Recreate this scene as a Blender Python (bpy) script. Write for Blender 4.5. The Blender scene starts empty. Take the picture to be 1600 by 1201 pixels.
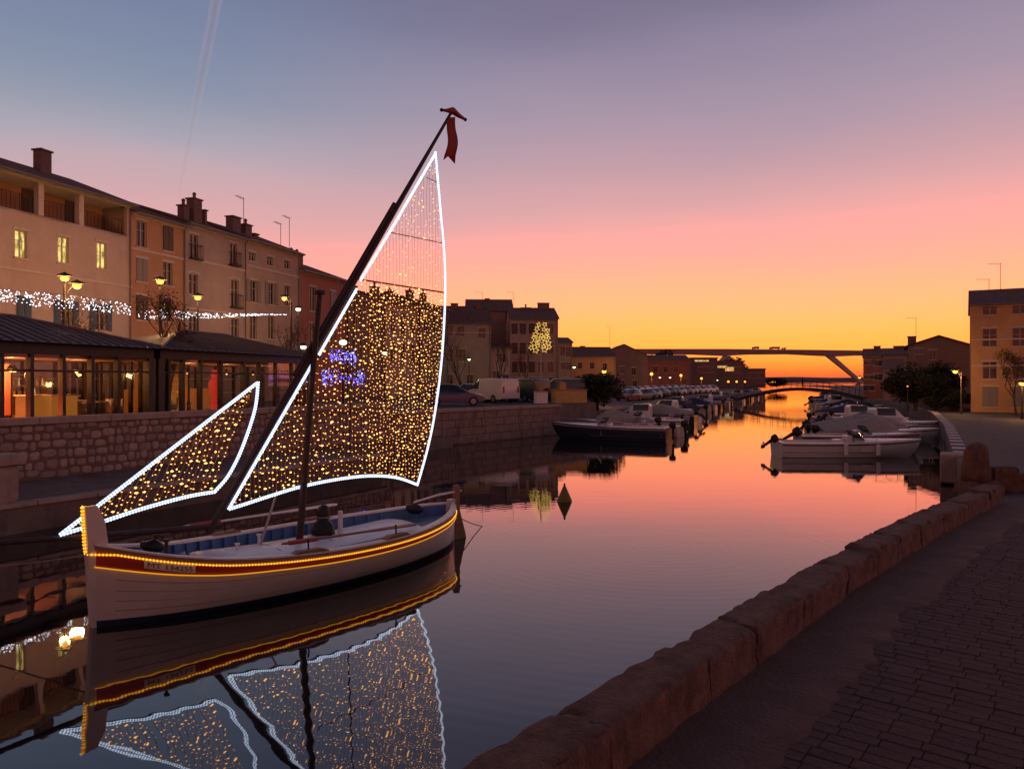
import bpy, math, random
from mathutils import Vector, Matrix
R = math.radians
random.seed(7)
scn = bpy.context.scene
COL = scn.collection

# ------------------------------------------------------------------ camera
H, F, HY, CX = 3.8, 1200.0, 594.0, 800.0      # eye height over water, focal length in photo pixels, horizon row
cam_d = bpy.data.cameras.new('camera'); cam = bpy.data.objects.new('camera', cam_d); COL.objects.link(cam)
cam.location = (0, 0, H); cam.rotation_euler = (R(90), 0, 0)
cam_d.sensor_width = 36; cam_d.lens = 36*F/1600; cam_d.shift_y = -6.5/1600
cam_d.clip_start = .1; cam_d.clip_end = 90000
scn.camera = cam

def lin(c):
    return tuple(((v/255)/12.92 if v/255 <= .04045 else ((v/255+.055)/1.055)**2.4) for v in c)

# ------------------------------------------------------------------ sky at dusk
SUN_AZ = math.atan2(470, 1200)                 # the glow sits a little right of the view axis
w = bpy.data.worlds.new('World'); scn.world = w; w.use_nodes = True
nt = w.node_tree; nt.nodes.clear()
N = nt.nodes.new; LK = nt.links.new
tc = N('ShaderNodeTexCoord'); nrm = N('ShaderNodeVectorMath'); nrm.operation = 'NORMALIZE'
LK(tc.outputs['Generated'], nrm.inputs[0])
sep = N('ShaderNodeSeparateXYZ'); LK(nrm.outputs[0], sep.inputs[0])
def mth(op, a, b=None, clamp=False):
    n = N('ShaderNodeMath'); n.operation = op; n.use_clamp = clamp
    for i, v in enumerate((a, b)):
        if v is None: continue
        if isinstance(v, (int, float)): n.inputs[i].default_value = v
        else: LK(v, n.inputs[i])
    return n.outputs[0]
elev = mth('DIVIDE', mth('ARCSINE', mth('MAXIMUM', sep.outputs[2], 0.0)), math.pi/2)
# thin high haze: the colour bands drift a little up and down
hmap = N('ShaderNodeMapping'); hmap.inputs['Scale'].default_value = (1.6, 1.6, 5.5); LK(nrm.outputs[0], hmap.inputs[0])
hn = N('ShaderNodeTexNoise'); hn.inputs['Scale'].default_value = 1.3; hn.inputs['Detail'].default_value = 3; LK(hmap.outputs[0], hn.inputs['Vector'])
elev = mth('MAXIMUM', mth('ADD', elev, mth('MULTIPLY', mth('MULTIPLY', mth('SUBTRACT', hn.outputs[0], .5), .045), mth('MINIMUM', mth('MULTIPLY', elev, 9.0), 1.0))), 0.0)
hl = mth('MAXIMUM', mth('SQRT', mth('ADD', mth('MULTIPLY', sep.outputs[0], sep.outputs[0]), mth('MULTIPLY', sep.outputs[1], sep.outputs[1]))), 1e-4)
cosd = mth('DIVIDE', mth('ADD', mth('MULTIPLY', sep.outputs[0], math.sin(SUN_AZ)), mth('MULTIPLY', sep.outputs[1], math.cos(SUN_AZ))), hl)
def rad(st): r_, g_, b_ = lin(st[1]); return (r_*st[2]/2.5, g_/2.5, b_/2.5, 1)      # stored at 1/2.5, the Background strength restores it
def ramp(stops):
    n = N('ShaderNodeValToRGB'); cr = n.color_ramp; cr.interpolation = 'B_SPLINE'
    while len(cr.elements) > 1: cr.elements.remove(cr.elements[0])
    cr.elements[0].position = stops[0][0]/90; cr.elements[0].color = rad(stops[0])
    for st in stops[1:]:
        k = cr.elements.new(st[0]/90); k.color = rad(st)
    LK(elev, n.inputs[0]); return n.outputs[0]
# (elevation, colour as the photograph shows it, how far its clipped red channel really lies above white)
warm = ramp([(.05, (226, 94, 60), 1.2), (.6, (240, 126, 48), 1.6), (1.5, (253, 182, 68), 1.9), (2.6, (252, 194, 82), 2.1), (4, (252, 198, 104), 2.1), (5.5, (252, 196, 130), 2.0), (7.3, (252, 187, 146), 1.9), (8.6, (253, 179, 156), 1.75),
             (9.9, (250, 175, 164), 1.3), (11.1, (240, 172, 167), 1.05), (12.8, (224, 168, 170), 1), (14.9, (203, 161, 169), 1), (17, (184, 155, 170), 1), (19, (171, 151, 169), 1), (22.9, (147, 135, 160), 1), (25, (129, 120, 146), 1), (31, (110, 102, 130), 1), (42, (88, 84, 112), 1), (90, (62, 60, 86), 1)])
cool = ramp([(.05, (236, 150, 128), 1.3), (5, (246, 172, 154), 1.35), (9, (240, 172, 164), 1.1), (11, (224, 170, 170), 1), (14.1, (192, 170, 180), 1), (15.4, (175, 168, 182), 1), (17.3, (153, 157, 174), 1), (19.1, (140, 150, 172), 1), (22.6, (125, 137, 166), 1), (26, (115, 128, 158), 1),
             (38, (92, 96, 128), 1), (60, (74, 74, 102), 1), (90, (62, 60, 86), 1)])
mr = N('ShaderNodeMapRange'); mr.interpolation_type = 'SMOOTHSTEP'; mr.inputs[1].default_value = .70; mr.inputs[2].default_value = .999
LK(cosd, mr.inputs[0])
mix = N('ShaderNodeMix'); mix.data_type = 'RGBA'; LK(mr.outputs[0], mix.inputs[0]); LK(cool, mix.inputs[6]); LK(warm, mix.inputs[7])
mb_ = N('ShaderNodeMapRange'); mb_.inputs[1].default_value = -1; mb_.inputs[2].default_value = .5; mb_.inputs[3].default_value = .72*2.5; mb_.inputs[4].default_value = 2.5
LK(cosd, mb_.inputs[0])
tb = N('ShaderNodeMapRange'); tb.inputs[1].default_value = -.3; tb.inputs[2].default_value = .57; LK(cosd, tb.inputs[0])
tint = N('ShaderNodeMix'); tint.data_type = 'RGBA'; tint.blend_type = 'MIX'; tint.inputs[6].default_value = (1.0,.70,.62,1); tint.inputs[7].default_value = (1,1,1,1); LK(tb.outputs[0], tint.inputs[0])
mu = N('ShaderNodeMix'); mu.data_type = 'RGBA'; mu.blend_type = 'MULTIPLY'; mu.inputs[0].default_value = 1; LK(mix.outputs[2], mu.inputs[6]); LK(tint.outputs[2], mu.inputs[7])   # the dusky rose sky opposite the sunset
bg = N('ShaderNodeBackground'); LK(mu.outputs[2], bg.inputs[0]); LK(mb_.outputs[0], bg.inputs[1])
wo = N('ShaderNodeOutputWorld'); LK(bg.outputs[0], wo.inputs[0])

# the sun has set: it stands 3 degrees under the horizon and still reaches the high contrail only
sl = bpy.data.lights.new('sun', 'SUN'); sl.energy = 5; sl.angle = R(.5); sl.color = (1, .72, .62)
sun = bpy.data.objects.new('sun', sl); COL.objects.link(sun)
sd = Vector((math.sin(SUN_AZ)*math.cos(R(3)), math.cos(SUN_AZ)*math.cos(R(3)), -math.sin(R(3))))
sun.rotation_euler = (-sd).to_track_quat('-Z', 'Y').to_euler()
sun.location = (0, 0, 60)
vs = scn.view_settings; vs.view_transform = 'Standard'; vs.look = 'None'; vs.exposure = 0; vs.gamma = 1; vs.use_curve_mapping = False
scn.render.engine = 'CYCLES'
scn.cycles.use_denoising = True
scn.cycles.sample_clamp_indirect = 3
scn.cycles.max_bounces = 6; scn.cycles.transparent_max_bounces = 16
scn.cycles.caustics_reflective = False; scn.cycles.caustics_refractive = False

# ------------------------------------------------------------------ helpers
def G(x, y, z=0.0):                            # photo pixel on a level plane at height z
    D = F*(H-z)/(y-HY); return Vector(((x-CX)/F*D, D, z))
def A(x, y, D):                                # photo pixel at a known distance
    return Vector(((x-CX)/F*D, D, H-(y-HY)/F*D))

class MB:
    def __init__(s): s.v = []; s.f = []; s.m = []
    def add(s, vs, fs, mi=0):
        o = len(s.v); s.v += [tuple(v) for v in vs]
        for f in fs: s.f.append(tuple(i+o for i in f)); s.m.append(mi)
        return s
    def box(s, x0, x1, y0, y1, z0, z1, mi=0):
        return s.add([(x0,y0,z0),(x1,y0,z0),(x1,y1,z0),(x0,y1,z0),(x0,y0,z1),(x1,y0,z1),(x1,y1,z1),(x0,y1,z1)],
                     [(3,2,1,0),(4,5,6,7),(0,1,5,4),(1,2,6,5),(2,3,7,6),(3,0,4,7)], mi)
    def bevbox(s, x0, x1, y0, y1, z0, z1, b=.02, mi=0):     # box with chamfered edges
        v = []; 
        for z, i in ((z0, b), (z0+b, 0), (z1-b, 0), (z1, b)):
            a0, a1, c0, c1 = x0+i, x1-i, y0+i, y1-i; q = b if i == 0 else b*.5
            v += [(a0+q,c0,z),(a1-q,c0,z),(a1,c0+q,z),(a1,c1-q,z),(a1-q,c1,z),(a0+q,c1,z),(a0,c1-q,z),(a0,c0+q,z)]
        f = [tuple(range(7,-1,-1)), tuple(range(24,32))]
        for k in range(3):
            for j in range(8): f.append((k*8+j, k*8+(j+1)%8, k*8+8+(j+1)%8, k*8+8+j))
        return s.add(v, f, mi)
    def tube(s, pts, r, n=6, mi=0, cap=True):
        pts = [Vector(p) for p in pts]; k = len(pts); rs = r if isinstance(r, (list, tuple)) else [r]*k
        v = []; f = []; up = None
        for i, p in enumerate(pts):
            d = (pts[min(i+1,k-1)]-pts[max(i-1,0)]).normalized()
            a = Vector((0,0,1)) if abs(d.z) < .9 else Vector((1,0,0))
            if up is not None and (up-d*up.dot(d)).length > .1: a = up
            u = (a-d*a.dot(d)).normalized(); q = d.cross(u); up = u
            for j in range(n):
                t = 2*math.pi*j/n; v.append(p+(u*math.cos(t)+q*math.sin(t))*rs[i])
        for i in range(k-1):
            for j in range(n): f.append((i*n+j, i*n+(j+1)%n, (i+1)*n+(j+1)%n, (i+1)*n+j))
        if cap: f.append(tuple(range(n-1,-1,-1))); f.append(tuple(range((k-1)*n, k*n)))
        return s.add(v, f, mi)
    def lathe(s, prof, n=12, c=(0,0,0), mi=0):   # prof: (r,z) from the bottom up
        v = []; f = []
        for r, z in prof:
            for j in range(n):
                t = 2*math.pi*j/n; v.append((c[0]+r*math.cos(t), c[1]+r*math.sin(t), c[2]+z))
        for i in range(len(prof)-1):
            for j in range(n): f.append((i*n+j, i*n+(j+1)%n, (i+1)*n+(j+1)%n, (i+1)*n+j))
        f.append(tuple(range(n-1,-1,-1))); f.append(tuple(range((len(prof)-1)*n, len(prof)*n)))
        return s.add(v, f, mi)
    def ball(s, c, r, mi=0, sx=1, sy=1, sz=1):   # small octahedral bead, 8 faces
        x, y, z = c
        return s.add([(x+r*sx,y,z),(x-r*sx,y,z),(x,y+r*sy,z),(x,y-r*sy,z),(x,y,z+r*sz),(x,y,z-r*sz)],
                     [(0,2,4),(2,1,4),(1,3,4),(3,0,4),(2,0,5),(1,2,5),(3,1,5),(0,3,5)], mi)
    def sphere(s, c, r, n=10, mi=0, sx=1, sy=1, sz=1):
        prof = [(max(math.sin(math.pi*i/6), .02), -math.cos(math.pi*i/6)) for i in range(7)]
        m = MB(); m.lathe([(p[0]*r, p[1]*r*sz) for p in prof], n)
        return s.add([(c[0]+v[0]*sx, c[1]+v[1]*sy, c[2]+v[2]) for v in m.v], m.f, mi)
    def loft(s, rings, mi=0, closed=False, caps=False, mif=None):
        n = len(rings[0]); v = [p for r in rings for p in r]; o = len(s.v); s.v += [tuple(p) for p in v]
        for i in range(len(rings)-1):
            for j in range(n if closed else n-1):
                s.f.append((o+i*n+j, o+i*n+(j+1)%n, o+(i+1)*n+(j+1)%n, o+(i+1)*n+j)); s.m.append(mif(i, j) if mif else mi)
        if caps:
            s.f.append(tuple(o+j for j in range(n-1,-1,-1))); s.m.append(mi)
            s.f.append(tuple(o+(len(rings)-1)*n+j for j in range(n))); s.m.append(mi)
        return s
    def mesh(s, name, mats, smooth=False):
        me = bpy.data.meshes.new(name); me.from_pydata(s.v, [], s.f)
        for m in (mats if isinstance(mats, (list, tuple)) else [mats]): me.materials.append(M[m])
        if any(s.m): me.polygons.foreach_set('material_index', s.m)
        if smooth: me.polygons.foreach_set('use_smooth', [True]*len(s.f))
        me.update(); return me
    def build(s, name, mats, parent=None, smooth=False):
        o = bpy.data.objects.new(name, s.mesh(name, mats, smooth)); COL.objects.link(o); o.parent = parent
        if smooth and smooth != 'all':
            o.data.set_sharp_from_angle(angle=R(38))
        return o
def tag(o, label=None, cat=None, group=None, kind=None):
    for k, v in (('label', label), ('category', cat), ('group', group), ('kind', kind)):
        if v: o[k] = v
    return o
def thing(name, label, cat, loc=(0,0,0), rz=0, group=None):
    o = bpy.data.objects.new(name, None); COL.objects.link(o); o.location = loc; o.rotation_euler = (0,0,rz); o.empty_display_size = .2
    return tag(o, label, cat, group)
def inst(name, me, parent=None, loc=(0,0,0), rz=0, sc=None):
    o = bpy.data.objects.new(name, me); COL.objects.link(o); o.parent = parent; o.location = loc; o.rotation_euler = (0,0,rz)
    if sc: o.scale = sc
    return o
def lamp_light(parent, loc, power, col, r=.12):
    l = bpy.data.lights.new('lamp_light', 'POINT'); l.energy = power; l.color = col; l.shadow_soft_size = r
    o = bpy.data.objects.new('lamp_light', l); COL.objects.link(o); o.parent = parent; o.location = loc; return o
def interp(tab, x):
    for (a, b), (c, d) in zip(tab, tab[1:]):
        if x <= c: 
            t = (x-a)/(c-a); return b+(d-b)*max(t, 0)
    return tab[-1][1]
def smooth_interp(tab, x):                      # Catmull-Rom through the table
    n = len(tab)
    for i in range(n-1):
        if x <= tab[i+1][0] or i == n-2:
            p1, p2 = tab[i], tab[i+1]; p0 = tab[max(i-1,0)]; p3 = tab[min(i+2,n-1)]
            h = p2[0]-p1[0]; t = min(max((x-p1[0])/h, 0), 1)
            m1 = (p2[1]-p0[1])/(p2[0]-p0[0])*h; m2 = (p3[1]-p1[1])/(p3[0]-p1[0])*h
            return (2*t**3-3*t*t+1)*p1[1]+(t**3-2*t*t+t)*m1+(-2*t**3+3*t*t)*p2[1]+(t**3-t*t)*m2

# ------------------------------------------------------------------ materials
M = {}
def mat(name, col, rough=.7, metal=0, var=.15, vs=3.0, bump=0, bs=20.0, emit=None, es=1.0, spec=.4, stain=None, coat=0):
    m = bpy.data.materials.new(name); M[name] = m; m.use_nodes = True
    t = m.node_tree; n = t.nodes; L = t.links.new; p = n['Principled BSDF']
    p.inputs['Base Color'].default_value = (*col, 1); p.inputs['Roughness'].default_value = rough; p.inputs['Metallic'].default_value = metal
    p.inputs['Specular IOR Level'].default_value = spec
    if coat: p.inputs['Coat Weight'].default_value = coat; p.inputs['Coat Roughness'].default_value = .08
    co = n.new('ShaderNodeTexCoord').outputs['Object']
    if var:
        nz = n.new('ShaderNodeTexNoise'); nz.inputs['Scale'].default_value = vs; nz.inputs['Detail'].default_value = 6; nz.inputs['Roughness'].default_value = .65; L(co, nz.inputs['Vector'])
        r = n.new('ShaderNodeMapRange'); r.inputs[1].default_value = .25; r.inputs[2].default_value = .75; r.inputs[3].default_value = 1-var; r.inputs[4].default_value = 1+var; L(nz.outputs[0], r.inputs[0])
        mx = n.new('ShaderNodeVectorMath'); mx.operation = 'SCALE'; mx.inputs[0].default_value = col; L(r.outputs[0], mx.inputs['Scale'])
        out = mx.outputs[0]
        if stain:                                # weathering patches with their own shape
            n2 = n.new('ShaderNodeTexNoise'); n2.inputs['Scale'].default_value = vs*.35; n2.inputs['Detail'].default_value = 8; n2.inputs['Roughness'].default_value = .7
            mp = n.new('ShaderNodeMapping'); mp.inputs['Scale'].default_value = (1.6, 1.6, .5); L(co, mp.inputs[0]); L(mp.outputs[0], n2.inputs['Vector'])
            r2 = n.new('ShaderNodeMapRange'); r2.inputs[1].default_value = .52; r2.inputs[2].default_value = .7; r2.inputs[4].default_value = .75; L(n2.outputs[0], r2.inputs[0])
            mm = n.new('ShaderNodeMix'); mm.data_type = 'RGBA'; L(r2.outputs[0], mm.inputs[0]); L(out, mm.inputs[6]); mm.inputs[7].default_value = (*stain, 1); out = mm.outputs[2]
        L(out, p.inputs['Base Color'])
    if bump:
        nb = n.new('ShaderNodeTexNoise'); nb.inputs['Scale'].default_value = bs; nb.inputs['Detail'].default_value = 5; L(co, nb.inputs['Vector'])
        b = n.new('ShaderNodeBump'); b.inputs['Strength'].default_value = bump; b.inputs['Distance'].default_value = .02; L(nb.outputs[0], b.inputs['Height']); L(b.outputs[0], p.inputs['Normal'])
    if emit: p.inputs['Emission Color'].default_value = (*emit, 1); p.inputs['Emission Strength'].default_value = es
    return m
def glow(name, col, s, sampled=True):
    m = mat(name, (.02,.02,.02), var=0, emit=col, es=s)
    if not sampled: m.cycles.emission_sampling = 'NONE'
    return m
# stone and ground
mat('kerb_stone', (.15,.082,.058), .9, var=.5, vs=7, bump=1.0, bs=45, stain=(.05,.032,.026))
mat('cement', (.105,.061,.049), .85, var=.3, vs=4, bump=.5, bs=30, stain=(.07,.055,.05))
for i, c in enumerate(((.068,.032,.027), (.075,.037,.030), (.060,.030,.026), (.084,.043,.034))): mat('paver%d' % i, c, .8, var=.3, vs=14, bump=.5, bs=60)
mat('joint', (.034,.021,.02), .95, var=.3, vs=8)
mat('asphalt', (.075,.058,.055), .8, var=.25, vs=.6, bump=.3, bs=30)
mat('quay_stone', (.16,.12,.10), .9, var=.35, vs=1.2, bump=.6, bs=8, stain=(.05,.04,.035))
mat('wall_mortar', (.17,.105,.085), .95, var=.25, vs=4, bump=.5, bs=25)
for i, c in enumerate(((.34,.26,.21), (.30,.22,.18), (.38,.29,.23), (.27,.21,.18))): mat('rubble%d' % i, c, .9, var=.25, vs=5, bump=.6, bs=18)
mat('coping', (.36,.27,.22), .85, var=.2, vs=2, bump=.4, bs=14, stain=(.2,.15,.12))
mat('ashlar', (.25,.18,.145), .9, var=.3, vs=2, bump=.5, bs=10, stain=(.09,.065,.055))
mat('white_kerb', (.62,.57,.52), .8, var=.2, vs=3, bump=.3)
mat('far_land', (.10,.075,.075), .95, var=.2, vs=.02)
# buildings
mat('plaster_white', (.55,.41,.345), .9, var=.12, vs=.8, bump=.2, bs=9, stain=(.38,.29,.25))
mat('plaster_orange', (.50,.27,.15), .9, var=.15, vs=.8, bump=.2, bs=9, stain=(.33,.18,.12))
mat('plaster_grey', (.42,.315,.265), .9, var=.14, vs=.8, bump=.2, bs=9, stain=(.29,.23,.20))
mat('plaster_beige', (.46,.325,.235), .9, var=.14, vs=.8, bump=.2, bs=9, stain=(.33,.25,.19))
mat('plaster_red', (.38,.15,.10), .9, var=.15, vs=.8, bump=.2, bs=9, stain=(.24,.10,.07))
mat('plaster_ochre', (.58,.33,.15), .9, var=.14, vs=.8, bump=.2, bs=9, stain=(.40,.22,.11))
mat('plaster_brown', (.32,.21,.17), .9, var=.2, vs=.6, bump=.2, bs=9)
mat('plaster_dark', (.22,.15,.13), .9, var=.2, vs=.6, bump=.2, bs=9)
mat('trim', (.60,.49,.42), .8, var=.1, vs=4)
mat('shutter_blue', (.06,.10,.16), .6, var=.15, vs=6)
mat('shutter_grey', (.26,.21,.20), .6, var=.15, vs=6)
mat('shutter_brown', (.12,.07,.055), .6, var=.15, vs=6)
mat('frame_paint', (.45,.37,.33), .6, var=.1, vs=6)
mat('glass_dark', (.03,.028,.03), .08, var=0, spec=.6)
glow('pane_lit', (1,.72,.20), 1.15); glow('pane_orange', (1,.52,.16), 1.1)
for k in ('pane_lit', 'pane_orange'):            # curtains and furniture behind the lit glass
    t = M[k].node_tree; nz = t.nodes.new('ShaderNodeTexNoise'); nz.inputs['Scale'].default_value = 2.6; nz.inputs['Detail'].default_value = 4; mp = t.nodes.new('ShaderNodeMapping'); mp.inputs['Scale'].default_value = (2.4,1,.8)
    t.links.new(t.nodes.new('ShaderNodeTexCoord').outputs['Object'], mp.inputs[0]); t.links.new(mp.outputs[0], nz.inputs['Vector'])
    r = t.nodes.new('ShaderNodeMapRange'); r.inputs[1].default_value = .36; r.inputs[2].default_value = .62; r.inputs[3].default_value = .22; r.inputs[4].default_value = 1.2; t.links.new(nz.outputs[0], r.inputs[0]); t.links.new(r.outputs[0], t.nodes['Principled BSDF'].inputs['Emission Strength'])
mat('iron', (.03,.026,.026), .6, .3, var=.2, vs=9)
mat('chimney', (.22,.14,.11), .9, var=.25, vs=3, bump=.3)
# roof tiles: half-round rows
m = mat('roof_tile', (.15,.085,.065), .9, var=.35, vs=2.2)
t = m.node_tree; wv = t.nodes.new('ShaderNodeTexWave'); wv.inputs['Scale'].default_value = 1.6; wv.bands_direction = 'X'; wv.inputs['Distortion'].default_value = .6
t.links.new(t.nodes.new('ShaderNodeTexCoord').outputs['Object'], wv.inputs['Vector'])
b = t.nodes.new('ShaderNodeBump'); b.inputs['Strength'].default_value = .9; b.inputs['Distance'].default_value = .06
t.links.new(wv.outputs['Fac'], b.inputs['Height']); t.links.new(b.outputs[0], t.nodes['Principled BSDF'].inputs['Normal'])
# metal, wood, boats
mat('zinc', (.20,.165,.15), .5, .4, var=.2, vs=1.5)
mat('pav_frame', (.030,.024,.024), .5, .2, var=.2, vs=4)
mat('white_hull', (.64,.52,.42), .35, var=.08, vs=2.5, spec=.5, coat=.3)
mat('white_gel', (.70,.66,.62), .35, var=.08, vs=3, spec=.5, coat=.2)
mat('cream_gel', (.62,.55,.47), .4, var=.1, vs=3, spec=.5, coat=.2)
mat('grey_gel', (.30,.27,.27), .4, var=.1, vs=3, spec=.5)
mat('navy_gel', (.03,.035,.06), .3, var=.1, vs=3, spec=.5, coat=.3)
mat('red_paint', (.33,.028,.018), .45, var=.15, vs=5, coat=.2)
mat('white_paint', (.74,.68,.66), .45, var=.1, vs=5)
mat('blue_paint', (.10,.19,.40), .5, var=.15, vs=5)
mat('deck_paint', (.52,.56,.68), .32, var=.14, vs=3, spec=.5)
mat('deck_blue', (.14,.20,.34), .45, var=.2, vs=3)
mat('antifoul', (.018,.022,.045), .6, var=.2, vs=5)
mat('wood', (.25,.13,.075), .6, var=.3, vs=9)
mat('dark_wood', (.045,.026,.022), .6, var=.3, vs=7)
mat('black', (.014,.013,.014), .45, var=.2, vs=9)
mat('canvas_blue', (.035,.045,.09), .9, var=.2, vs=5)
mat('canvas_tan', (.36,.30,.25), .9, var=.2, vs=4, bump=.4, bs=6)
mat('rope', (.30,.24,.19), .9, var=.2, vs=20)
mat('wire', (.55,.32,.16), .5, 0, var=0)  # amber base colour stands in for the bulbs' light on the strings
mat('ribbon', (.36,.035,.02), .7, var=.2, vs=6)
mat('buoy_paint', (.22,.15,.03), .6, var=.3, vs=9)
mat('tint', (.02,.02,.024), .1, var=0, spec=.6)
for k, c in dict(blue=(.02,.035,.11), white=(.66,.62,.60), black=(.018,.018,.02), silver=(.36,.34,.34), red=(.22,.02,.015), grey=(.10,.10,.11)).items():
    mat('car_'+k, c, .28, .25 if k in ('silver','grey') else 0, var=.04, vs=2, spec=.5, coat=.6)
mat('tyre', (.02,.02,.02), .85, var=.1)
mat('rim', (.30,.29,.29), .35, .7, var=.1)
mat('headlight', (.55,.55,.58), .15, .2, var=0)
mat('tail_light', (.30,.01,.008), .2, var=0)
glow('tail_lit', (1,.06,.03), 1.2)
mat('bark', (.075,.05,.04), .95, var=.3, vs=9, bump=.6)
for i, c in enumerate(((.045,.05,.022), (.06,.055,.022), (.03,.038,.02))): mat('leaf%d' % i, c, .8, var=.35, vs=2)
mat('dry_leaf', (.15,.075,.028), .85, var=.4, vs=3)
mat('bridge_paint', (.05,.035,.035), .7, var=.2, vs=2)
mat('concrete', (.48,.38,.37), .85, var=.12, vs=.05)
mat('planter', (.55,.36,.12), .8, var=.15, vs=3)
mat('skin', (.40,.25,.19), .6, var=.05); mat('dark_cloth', (.02,.018,.02), .9, var=.2)
# lights
glow('bulb_amber', (1,.40,.07), 3.8, False)
glow('bulb_hot', (1,.45,.10), 5.0)
glow('led_white', (.50,.64,1), 1.3)
glow('bead_white', (.74,.85,1), 2.6, False)
glow('led_amber', (1,.33,.012), 1.0)
glow('bead_amber', (1,.46,.035), 2.0, False)
glow('led_yellow', (1,.40,.02), .75)
glow('led_blue', (.10,.12,1), 7, False)
glow('garland_bulb', (.84,.90,1), 4.5, False)
glow('star_light', (1,.60,.12), 1.25)
glow('sodium', (1,.36,.045), 3.2, False)
glow('sodium_far', (1,.31,.025), 2.8, False)
glow('mercury', (.80,1,.40), 3, False)
glow('white_lamp', (1,.86,.62), 3, False)
glow('warm_lamp', (1,.60,.20), 4.5, False)
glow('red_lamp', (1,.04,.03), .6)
glow('counter_glow', (1,.32,.045), .34)  # emission on the counter bodies, standing in for lamplight falling on them
# clear glass for the pavilions
m = bpy.data.materials.new('pane_clear'); M['pane_clear'] = m; m.use_nodes = True; t = m.node_tree; t.nodes.clear()
tr = t.nodes.new('ShaderNodeBsdfTransparent'); tr.inputs[0].default_value = (.86,.84,.82,1); gl = t.nodes.new('ShaderNodeBsdfGlossy'); gl.inputs['Roughness'].default_value = .03
fw_ = t.nodes.new('ShaderNodeLayerWeight'); fr = t.nodes.new('ShaderNodeMapRange'); fr.inputs[1].default_value = .3; fr.inputs[2].default_value = 1; fr.inputs[3].default_value = .03; fr.inputs[4].default_value = .5; t.links.new(fw_.outputs['Facing'], fr.inputs[0]); ms = t.nodes.new('ShaderNodeMixShader'); om = t.nodes.new('ShaderNodeOutputMaterial')
for a_, b_ in ((fr.outputs[0], ms.inputs[0]), (tr.outputs[0], ms.inputs[1]), (gl.outputs[0], ms.inputs[2]), (ms.outputs[0], om.inputs[0])): t.links.new(a_, b_)
# thin ice trail of an aircraft
m = bpy.data.materials.new('vapour'); M['vapour'] = m; m.use_nodes = True; t = m.node_tree; t.nodes.clear()
tr = t.nodes.new('ShaderNodeBsdfTransparent'); df = t.nodes.new('ShaderNodeBsdfTranslucent'); df.inputs[0].default_value = (.9,.9,.9,1); lw = t.nodes.new('ShaderNodeLayerWeight'); lw.inputs[0].default_value = .35
iv = t.nodes.new('ShaderNodeMapRange'); iv.inputs[1].default_value = 0; iv.inputs[2].default_value = .8; iv.inputs[3].default_value = .26; iv.inputs[4].default_value = 0
ms = t.nodes.new('ShaderNodeMixShader'); om = t.nodes.new('ShaderNodeOutputMaterial')
for a_, b_ in ((lw.outputs['Facing'], iv.inputs[0]), (iv.outputs[0], ms.inputs[0]), (tr.outputs[0], ms.inputs[1]), (df.outputs[0], ms.inputs[2]), (ms.outputs[0], om.inputs[0])): t.links.new(a_, b_)
# water: dark, glossy, with long low ripples
m = mat('water', (.010,.011,.014), .015, var=0, spec=.5); t = m.node_tree; p = t.nodes['Principled BSDF']; p.inputs['IOR'].default_value = 1.85
tcw = t.nodes.new('ShaderNodeTexCoord').outputs['Object']
prev = None
for sc_, st_, di_, de_ in (((.4,.9,1), .045, .05, 2), ((3,4.5,1), .022, .012, 2)):
    mp = t.nodes.new('ShaderNodeMapping'); mp.inputs['Scale'].default_value = sc_; t.links.new(tcw, mp.inputs[0])
    nz = t.nodes.new('ShaderNodeTexNoise'); nz.inputs['Scale'].default_value = 1; nz.inputs['Detail'].default_value = de_; t.links.new(mp.outputs[0], nz.inputs['Vector'])
    b = t.nodes.new('ShaderNodeBump'); b.inputs['Strength'].default_value = st_; b.inputs['Distance'].default_value = di_; t.links.new(nz.outputs[0], b.inputs['Height'])
    if prev: t.links.new(prev, b.inputs['Normal'])
    prev = b.outputs[0]
# a faint family of ring waves, as from something that broke the surface near the quay
mp = t.nodes.new('ShaderNodeMapping'); mp.inputs['Location'].default_value = (-3.2,-17.5,0); t.links.new(tcw, mp.inputs[0])
wv = t.nodes.new('ShaderNodeTexWave'); wv.wave_type = 'RINGS'; wv.rings_direction = 'Z'; wv.inputs['Scale'].default_value = 1.1; wv.inputs['Distortion'].default_value = 1.2; wv.inputs['Detail Scale'].default_value = .4; t.links.new(mp.outputs[0], wv.inputs['Vector'])
b = t.nodes.new('ShaderNodeBump'); b.inputs['Strength'].default_value = .014; b.inputs['Distance'].default_value = .02; t.links.new(wv.outputs['Fac'], b.inputs['Height']); t.links.new(prev, b.inputs['Normal'])
t.links.new(b.outputs[0], p.inputs['Normal'])
# ================================================================== the setting
from mathutils import noise as mn
def prism(name, poly, z0, z1, mats, kind='structure', zs=None):
    n = len(poly); mb = MB(); top = [(p[0], p[1], (zs[i] if zs else z1)) for i, p in enumerate(poly)]; bot = [(p[0], p[1], z0) for p in poly]
    mb.add(top+bot, [tuple(range(n))], 0); mb.add(top+bot, [(i, n+i, n+(i+1)%n, (i+1)%n) for i in range(n)], 1)
    o = mb.build(name, mats); tag(o, kind=kind); return o
wt = MB(); wt.add([(-60000,-2000,0),(60000,-2000,0),(60000,60000,0),(-60000,60000,0)], [(0,1,2,3)])
tag(wt.build('water', 'water'), kind='structure')

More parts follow.
